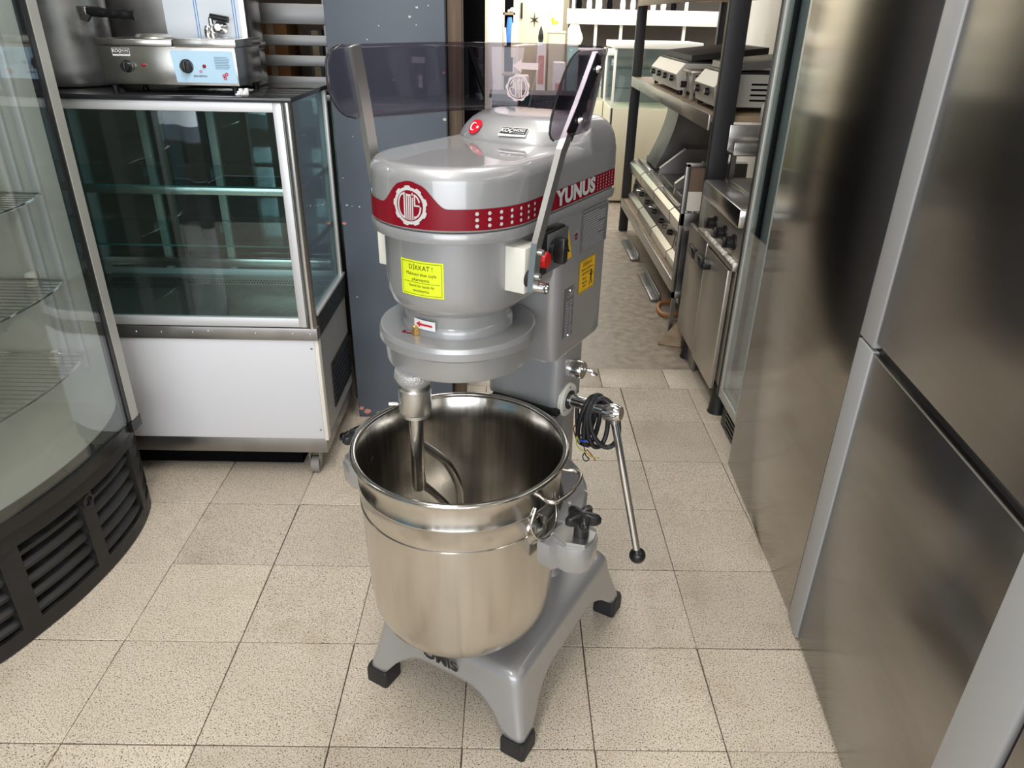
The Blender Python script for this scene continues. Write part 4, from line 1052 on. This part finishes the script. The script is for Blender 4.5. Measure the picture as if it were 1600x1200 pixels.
# ================================================================ BLACK-POST SHELF RACK
rk = thing('storage_rack', 'long black-post storage rack with steel-edged shelves along the right wall', 'rack', (2.15, 3.4, 0))
for x, y in ((1.853, 4.50), (1.865, 2.20), (2.42, 4.50), (2.42, 2.70)):
    bx('rack_post', mat('rack_black', (.022, .022, .026), .45), rk, x, x+(.085 if y == 2.20 else .066), y, y+.045, 0, 2.3, .003)
for z, nm in ((1.112, 'u'), (.255, 'l'), (1.62, 't')):
    bx('shelf_edge', mat('edge_steel', (.55, .52, .48), .32, .9, noise=((30, 3, 3), .15, .08)) if z < 1.5 else shelfwood, rk, 1.850, 1.862, 2.245 if z > .5 else 2.37, 4.50, z-.065, z, .002)
    bx('shelf_board', shelfwood, rk, 1.862, 2.45, 2.245 if z > .5 else 2.37, 4.54, z-.030, z-.004)
def griddle(y0, y1, z, lab, tone, lidc, nk=3):
    t = thing('contact_grill', lab, 'grill', (2.1, (y0+y1)/2, z))
    m = mat('grill_front_'+str(tone), (tone, tone*.96, tone*.88), .4, .3)
    b = B(); pr_ = [(1.90, z+.02), (1.885, z+.10), (1.93, z+.155), (2.35, z+.155), (2.35, z+.02)]
    b.rings([[(x, y, zz) for x, zz in pr_] for y in (y0, y1)]); bd = b.build('body', m, t, smooth=False)
    bx('griddle_plate', black, t, 1.945, 2.36, y0+.01, y1-.01, z+.156, z+.165, .002)
    b = B(); b.rings([[(x, y, zz) for x, zz in ((1.96, z+.167), (2.37, z+.205), (2.37, z+.24), (1.96, z+.195))] for y in (y0+.005, y1-.005)]); b.build('raised_lid', lidc, t, smooth=False)
    for k in range(nk):
        yy = y0+(y1-y0)*(k+.5)/nk; B().turn([(.018, 0), (.015, .022)], (1.889, yy, z+.075), (-1, 0, .1), n=12).build('knob', black, t)
    for x in (1.92, 2.32):
        for y in (y0+.03, y1-.03): B().turn([(.014, 0), (.014, .022)], (x, y, z), n=10).build('foot', black, t)
    for k in range(4): bx('vent_slot', dark, bd, 2.05, 2.17, y0-.001, y0+.001, z+.045+k*.022, z+.053+k*.022); bx('vent_slot', dark, bd, 2.22, 2.32, y0-.001, y0+.001, z+.045+k*.022, z+.053+k*.022)
    return t
dkl = mat('dark_lid', (.04, .036, .034), .5)
griddle(2.36, 2.74, 1.112, 'nearest countertop grill with dark lid on the upper shelf, beside the black post', .62, steel_dark, 2)
griddle(3.18, 3.95, 1.112, 'farther long white-fronted countertop grill on the upper shelf', .85, dkl, 4)
th = thing('small_toaster', 'small open-sided steel press standing between the two upper grills', 'toaster', (1.98, 2.95, 1.112))
for x in (1.90, 2.03):
    bx('leg', sst, th, x, x+.015, 2.86, 2.875, 1.112, 1.235); bx('leg', sst, th, x, x+.015, 3.02, 3.035, 1.112, 1.235)
bx('frame_top', sst, th, 1.89, 2.05, 2.85, 3.045, 1.235, 1.25, .003); bx('inner_box', steel_dark, th, 1.915, 2.04, 2.88, 3.01, 1.14, 1.22, .003)
B().turn([(.016, 0), (.016, .03)], (1.893, 2.95, 1.18), (-1, 0, 0), n=12).build('red_knob', black, th)
# lower shelf: cookers in a row with raised hoods
names = ['nearest wide steel cooker on the lower shelf, cut by the upright frame', 'second steel cooker from the upright frame on the lower shelf', 'third steel cooker from the upright frame on the lower shelf', 'farthest steel cooker on the lower shelf, beside the far black post']
yy = 2.42
for k in range(4):
    y0, y1 = yy+k*.50, yy+k*.50+.485; z = .255
    t = thing('range_cooker', names[k], 'cooker', (2.1, (y0+y1)/2, z), group=None)
    cm = mat('cooker_steel_%d' % (k % 2), (.62, .58, .52) if k % 2 else (.48, .45, .41), .28, .95)
    b = B(); b.rings([[(x, y, zz) for x, zz in ((1.885, z), (1.885, z+.05), (1.915, z+.07), (1.935, z+.21), (2.42, z+.21), (2.42, z))] for y in (y0, y1)]); b.build('body', cm, t, smooth=False)
    b = B(); b.rings([[(x, y, zz) for x, zz in ((1.885, z+.215), (1.875, z+.28), (1.90, z+.30), (2.42, z+.30), (2.42, z+.215))] for y in (y0, y1)]); b.build('top_edge', steel, t, smooth=False)
    bx('top_ridge', steel, t, 1.93, 1.95, y0+.01, y1-.01, z+.301, z+.315, .003)
    bx('hob_well', steel_dark, t, 2.0, 2.40, y0+.02, y1-.02, z+.301, z+.306)
    # swelling hood / splashback
    b = B(); R = []
    for q in range(9):
        x = 1.99+.42*q/8; h = .04+.13*min(1, q/3); R.append([(x, y1-.06, z+.30), (x, y1-.03, z+.30), (x, y1-.02, z+.30+h), (x, y1-.05, z+.30+h*.96)])
    b.rings(R); b.build('splashback', steel_dark, t)
    for q in range(3):
        B().turn([(.018, 0), (.014, .026)], (1.925, y0+.10+q*.13, z+.13), (-1, 0, .12), n=10).build('knob', black if q != 1 else chrome, t)
# big pan hood at the far end
hp = thing('steel_hood', 'curved steel hood leaning at the far end of the lower shelf', 'hood', (2.2, 4.15, .57))
b = B(); R = []
for q in range(12):
    a = q/11*PI/2; R.append([(1.98+.12*math.sin(a), 3.98, .57+.40*(q/11)), (2.41, 3.98, .57+.40*(q/11)), (2.41, 4.34, .57+.40*(q/11)), (1.98+.12*math.sin(a), 4.34, .57+.40*(q/11))])
b.rings(R); b.build('hood_shell', steel_dark, hp)
# junk under the lower shelf
for k, (y, z, lb_) in enumerate(((3.95, .03, 'bent grey metal strip lying under the far end of the rack'), (3.16, .03, 'long grey metal strip lying under the middle of the rack'))):
    b = B(); b.box(1.83, 1.87, y-.24, y+.24, 0, .014, .003); b.box(1.87, 1.885, y-.24, y+.24, 0, .05, .003)
    tag(b.build('metal_strip', steel_dark, None, loc=(1.85, y, 0)), lb_, 'metal strip')
hs_ = B().tube([(1.95, 2.89, .012), (1.88, 2.87, .012), (1.845, 2.78, .012), (1.86, 2.68, .012), (1.95, 2.66, .03), (2.05, 2.8, .03)], .011, smooth=6).build('gas_hose', mat('gas_hose_orange', (.55, .24, .08), .5), None, loc=(1.86, 2.85, 0))
tag(hs_, 'curled orange gas hose on the floor under the rack', 'hose')
# leaning panel frame between rack and range
pf = thing('panel_frame', 'upright dark steel frame standing between the rack and the range', 'frame', (1.90, 2.33, 0))
for x in (1.800, 1.905): bx('upright', steel_dark, pf, x, x+.022, 2.33, 2.35, .235, .888, .002)
bx('crossbar', steel_dark, pf, 1.80, 1.927, 2.33, 2.35, .872, .890, .002); bx('crossbar', steel_dark, pf, 1.80, 1.927, 2.33, 2.35, .60, .66, .002)
bx('crossbar', steel_dark, pf, 1.80, 1.927, 2.33, 2.35, .235, .27, .002); bx('pale_plate', whitef, pf, 1.825, 1.905, 2.338, 2.345, .67, .76)
bx('bottle_panel', mat('brown_panel', (.20, .13, .09), .5), pf, 1.825, 1.905, 2.338, 2.345, .76, .872); bx('inner_panel', steel_dark, pf, 1.825, 1.905, 2.338, 2.345, .27, .60)
bx('ledge', sst, pf, 1.82, 1.93, 2.30, 2.33, .585, .60); bx('stand_leg', steel_dark, pf, 1.81, 1.83, 2.33, 2.35, 0, .235); bx('stand_leg', steel_dark, pf, 1.905, 1.925, 2.33, 2.35, 0, .235)
# wooden wedge on the floor at the range corner
wd = B(); wd.rings([[(1.755, 2.30, 0), (1.865, 2.26, 0), (1.865, 2.26, .17)], [(1.765, 2.33, 0), (1.875, 2.29, 0), (1.875, 2.29, .17)]])
tag(wd.build('wooden_wedge', shelfwood, None, loc=(1.82, 2.29, 0), smooth=False), 'triangular board scrap leaning at the floor corner of the range', 'board')

# ================================================================ BACK ROOM
struct(bx('wall_back', beige, None, -1.0, 4.6, 8.2, 8.3, 0, 3.4))
struct(bx('wall_side_back', plaster, None, 4.2, 4.3, 5.0, 8.2, 0, 3.4))
pc = thing('cream_locker', 'tall pale cream locker standing at the left of the bright back room', 'locker', (.84, 6.3, 0))
bx('locker_body', mat('cream_metal', (.80, .80, .62), .5), pc, .76, .90, 6.2, 6.6, 0, 2.6, .004); bx('locker_door', whitef, pc, .775, .885, 6.19, 6.2, .05, 2.5, .002)
bp_ = thing('partition_board', 'plain beige partition board carrying a dark star clock', 'partition', (1.28, 7.0, 0))
bx('board', beige, bp_, 1.06, 1.50, 7.0, 7.06, 0, 3.0, .003); bx('board_edge', whitef, bp_, 1.02, 1.06, 6.98, 7.07, 0, 3.0, .003)
stc = B(); star(lambda a, c, e=0: Vector((1.215+a, 6.985-e, 1.455+c)), 0, 0, .065, 'star_tmp', ink, None, 0, rot=PI/2, pts=6, inner=.16) if False else None
stc = B()
for k in range(6):
    a = PI/2+PI*k/3; rr = .07 if k % 3 == 0 else .05
    stc.rings([[(1.215+.008*math.cos(a+PI/2), 6.990, 1.452+.008*math.sin(a+PI/2)), (1.215-.008*math.cos(a+PI/2), 6.990, 1.452-.008*math.sin(a+PI/2)), (1.215, 6.999, 1.452)],
               [(1.215+rr*math.cos(a)+.0008*math.cos(a+PI/2), 6.990, 1.452+rr*math.sin(a)), (1.215+rr*math.cos(a), 6.992, 1.452+rr*math.sin(a)-.0008), (1.215+rr*math.cos(a), 6.999, 1.452+rr*math.sin(a))]])
stc.cyl((1.215, 6.985, 1.452), (1.215, 7.0, 1.452), .011, n=10)
tag(stc.build('wall_star', ink, None, loc=(1.215, 6.99, 1.452)), 'six-pointed dark star ornament on the beige partition', 'ornament')
tag(bx('fire_extinguisher_sleeve', ink, None, 1.075, 1.095, 6.975, 6.998, 1.46, 1.60, .004), 'small narrow black device hung on the partition edge', 'device')
os_ = thing('open_shelf', 'cream open shelf with bags and balls left of the partition', 'shelf', (.98, 6.85, 0))
for x in (.905, 1.005): bx('shelf_upright', whitef, os_, x, x+.014, 6.75, 6.78, 0, 2.2)
for z in (.5, .95, 1.49): bx('shelf_board', shelfwood, os_, .905, 1.02, 6.75, 7.0, z, z+.02)
bx('back_panel', dark, os_, .905, 1.02, 7.0, 7.01, 0, 2.2)
for k, (x, z, rr, m, lb_) in enumerate(((.990, 1.533, .022, whitef, 'white ball on the open shelf, rightmost'), (.960, 1.524, .014, whitef, 'small white ball on the open shelf, middle'))):
    tag(B().sphere((x, 6.82, z), rr, u=12, v=8).build('ball', m, None, loc=(x, 6.82, z)), lb_, 'ball')
def bag(x, z, w_, h_, m, lb_, y=6.8):
    b = B(); R = []
    for k in range(7):
        t = k/6; ww = w_/2*(1-.35*t**3)*(.8+.2*math.sin(t*PI)); R.append([(x+ww*math.cos(2*PI*q/10)*(1+.12*math.sin(3*q+k)), y+ww*.7*math.sin(2*PI*q/10), z+h_*t) for q in range(10)])
    b.rings(R); tag(b.build('plastic_bag', m, None, loc=(x, y, z)), lb_, 'bag')
bag(.972, 1.25, .07, .22, mat('blue_bag', (.08, .28, .85), .4), 'blue plastic bag hanging in the open shelf', 6.72)
bag(.925, 1.22, .04, .16, whitef, 'narrow white bag left of the blue bag', 6.72)
bag(1.005, 1.12, .05, .30, mat('cream_bag', (.85, .75, .55), .5), 'cream paper sack right of the blue bag', 6.70)
cbn = thing('beige_chest', 'low beige chest under the yellow flower by the partition', 'chest', (1.44, 6.7, 0))
bx('chest_body', mat('beige_metal', (.62, .56, .42), .5), cbn, 1.345, 1.50, 6.55, 6.9, 0, 1.345, .004); bx('chest_lid', whitef, cbn, 1.34, 1.505, 6.54, 6.91, 1.345, 1.36, .003)
bb = B(); bb.turn([(.018, 0), (.024, .05)], (1.40, 6.65, 1.36), n=10); fp_ = thing('potted_flower', 'small yellow flower in a pot on the beige chest', 'plant', (1.40, 6.65, 1.36)); bb.build('pot', whitep, fp_)
b = B()
for k in range(9): b.sphere((1.40+random.uniform(-.03, .03), 6.65+random.uniform(-.02, .02), 1.44+random.uniform(-.02, .025)), .013, u=6, v=5)
b.build('flower', mat('yellow_petals', (.85, .60, .03), .5), fp_); B().cyl((1.40, 6.65, 1.41), (1.40, 6.65, 1.44), .003, n=5).build('stem', wood, fp_)
tag(B().turn([(.012, 0), (.012, .05), (.005, .065), (.005, .08)], (1.45, 6.62, 1.36), n=10).build('bottle', whitep, None, loc=(1.45, 6.62, 1.36)), 'white bottle beside the yellow flower on the chest', 'bottle')
tag(B().turn([(.02, 0), (.028, .04), (.02, .09), (.004, .14)], (1.27, 6.6, 1.26), n=10).build('dark_flask', black, None, loc=(1.27, 6.6, 1.26)), 'dark conical flask on the white stand by the partition', 'flask')
ws = thing('white_stand', 'white stand with a dark flask in front of the beige partition', 'stand', (1.28, 6.6, 0))
bx('stand_body', whitef, ws, 1.235, 1.32, 6.5, 6.75, 0, 1.26, .004); bx('stand_panel', mat('pink_panel', (.7, .35, .3), .5), ws, 1.25, 1.305, 6.495, 6.5, .9, 1.15)
dkc = thing('reflection_block', 'long dark block added behind the mixer to darken the refrigerator reflections', 'blocker', (1.2, 5.2, 0))  # added dark mass so the steel refrigerator reflects less of the bright room
bx('block_body', mat('dark_block_paint', (.03, .028, .026), .6), dkc, .84, 1.60, 5.05, 5.4, 0, .90, .004); bx('block_top', mat('dark_block_top', (.05, .045, .04), .5), dkc, .82, 1.62, 5.03, 5.42, .90, .93, .003)
# white-framed shelving and glass cases
wsx = thing('white_shelving', 'tall white-framed shelving with bright header board in the back room', 'shelving', (2.2, 7.3, 0))
for x in (1.60, 1.84, 2.10, 2.75, 3.4): bx('upright', whitef, wsx, x, x+.03, 7.2, 7.23, 0, 2.9)
bx('header_board', whitef, wsx, 1.55, 3.4, 7.15, 7.2, 1.42, 1.56, .003)
for z in (1.85, 2.25): bx('shelf_board', whitef, wsx, 1.6, 3.4, 7.2, 7.6, z, z+.03)
bx('shelf_board', whitef, wsx, 1.6, 3.4, 7.2, 7.6, 1.54, 1.56)
bx('dark_back', mat('dim_back', (.10, .085, .075), .7), wsx, 1.6, 3.4, 7.6, 7.64, 0, 2.9)
for k in range(10):
    x = 1.68+k*.105+(.03 if k > 3 else 0)
    tag(B().turn([(.026, 0), (.030, .04), (.020, .10+.02*(k % 3)), (.006, .14+.02*(k % 3))], (x, 7.32, 1.56), n=10).build('jug', whitep if k % 3 else dark, None, loc=(x, 7.32, 1.56)), 'small pale jug standing on the white header shelf in the back room' if k % 3 else 'small dark jug standing on the white header shelf in the back room', 'jug', 'pale jugs on the header shelf' if k % 3 else 'dark jugs on the header shelf')
def glass_case(x0, x1, y0, y1, z0, z1, lb_):
    t = thing('glass_case', lb_, 'display case', ((x0+x1)/2, (y0+y1)/2, 0))
    for x in (x0, x1-.02):
        for y in (y0, y1-.02): bx('case_post', whitef, t, x, x+.02, y, y+.02, 0, z1, .002)
    bx('case_top', whitef, t, x0-.01, x1+.01, y0-.01, y1+.01, z1, z1+.05, .003)
    bx('case_base', mat('case_cream', (.72, .66, .48), .5), t, x0, x1, y0, y1, .02, z0, .003)
    bx('case_pane', glass, t, x0+.005, x0+.01, y0+.02, y1-.02, z0, z1); bx('case_pane', glass, t, x0+.02, x1-.02, y0+.005, y0+.01, z0, z1)
    for q in (1, 2): bx('case_shelf', glass, t, x0+.02, x1-.02, y0+.02, y1-.02, z0+(z1-z0)*q/3, z0+(z1-z0)*q/3+.008)
    bx('case_back', mat('case_back_grey', (.32, .34, .34), .4), t, x0+.02, x1-.02, y1-.02, y1-.01, z0, z1)
    return t
glass_case(1.84, 2.55, 5.45, 6.0, .80, 1.26, 'white-framed glass display case behind the far black rack post')
glass_case(1.62, 1.92, 6.55, 6.95, .75, 1.16, 'smaller white-framed glass case left of the big one in the back room')
mbx = thing('mint_bin', 'pale mint plastic bin below the white sacks', 'bin', (1.56, 6.45, 0))
b = B(); b.rings([[(x, y, 0) for x, y in rrect(1.53, 1.60, 6.35, 6.5, .01)], [(x, y, 1.24) for x, y in rrect(1.52, 1.61, 6.33, 6.52, .01)]]); b.build('bin_body', mat('mint_plastic', (.55, .85, .72), .5), mbx); bx('bin_rim', whitef, mbx, 1.515, 1.615, 6.325, 6.525, 1.24, 1.25, .002)
bag(1.58, 1.25, .15, .17, whitef, 'heap of white sacks piled on the mint bin', 6.45)
# pale cloths/boxes low in the bright area (seen through the guard)
for k, (x, y, w_, h_, lb_) in enumerate(((1.10, 6.0, .10, 1.0, 'white carton stack seen through the guard, left'), (1.42, 5.9, .10, 1.12, 'white carton stack seen through the guard, right'))):
    t = thing('carton_stack', lb_, 'carton', (x, y, 0)); bx('carton_body', whitef, t, x-w_/2, x+w_/2, y, y+.2, 0, h_, .004); bx('carton_label', mint if False else mat('carton_pink', (.75, .4, .35), .5), t, x-w_/3, x+w_/3, y-.002, y, h_*.7, h_*.85)
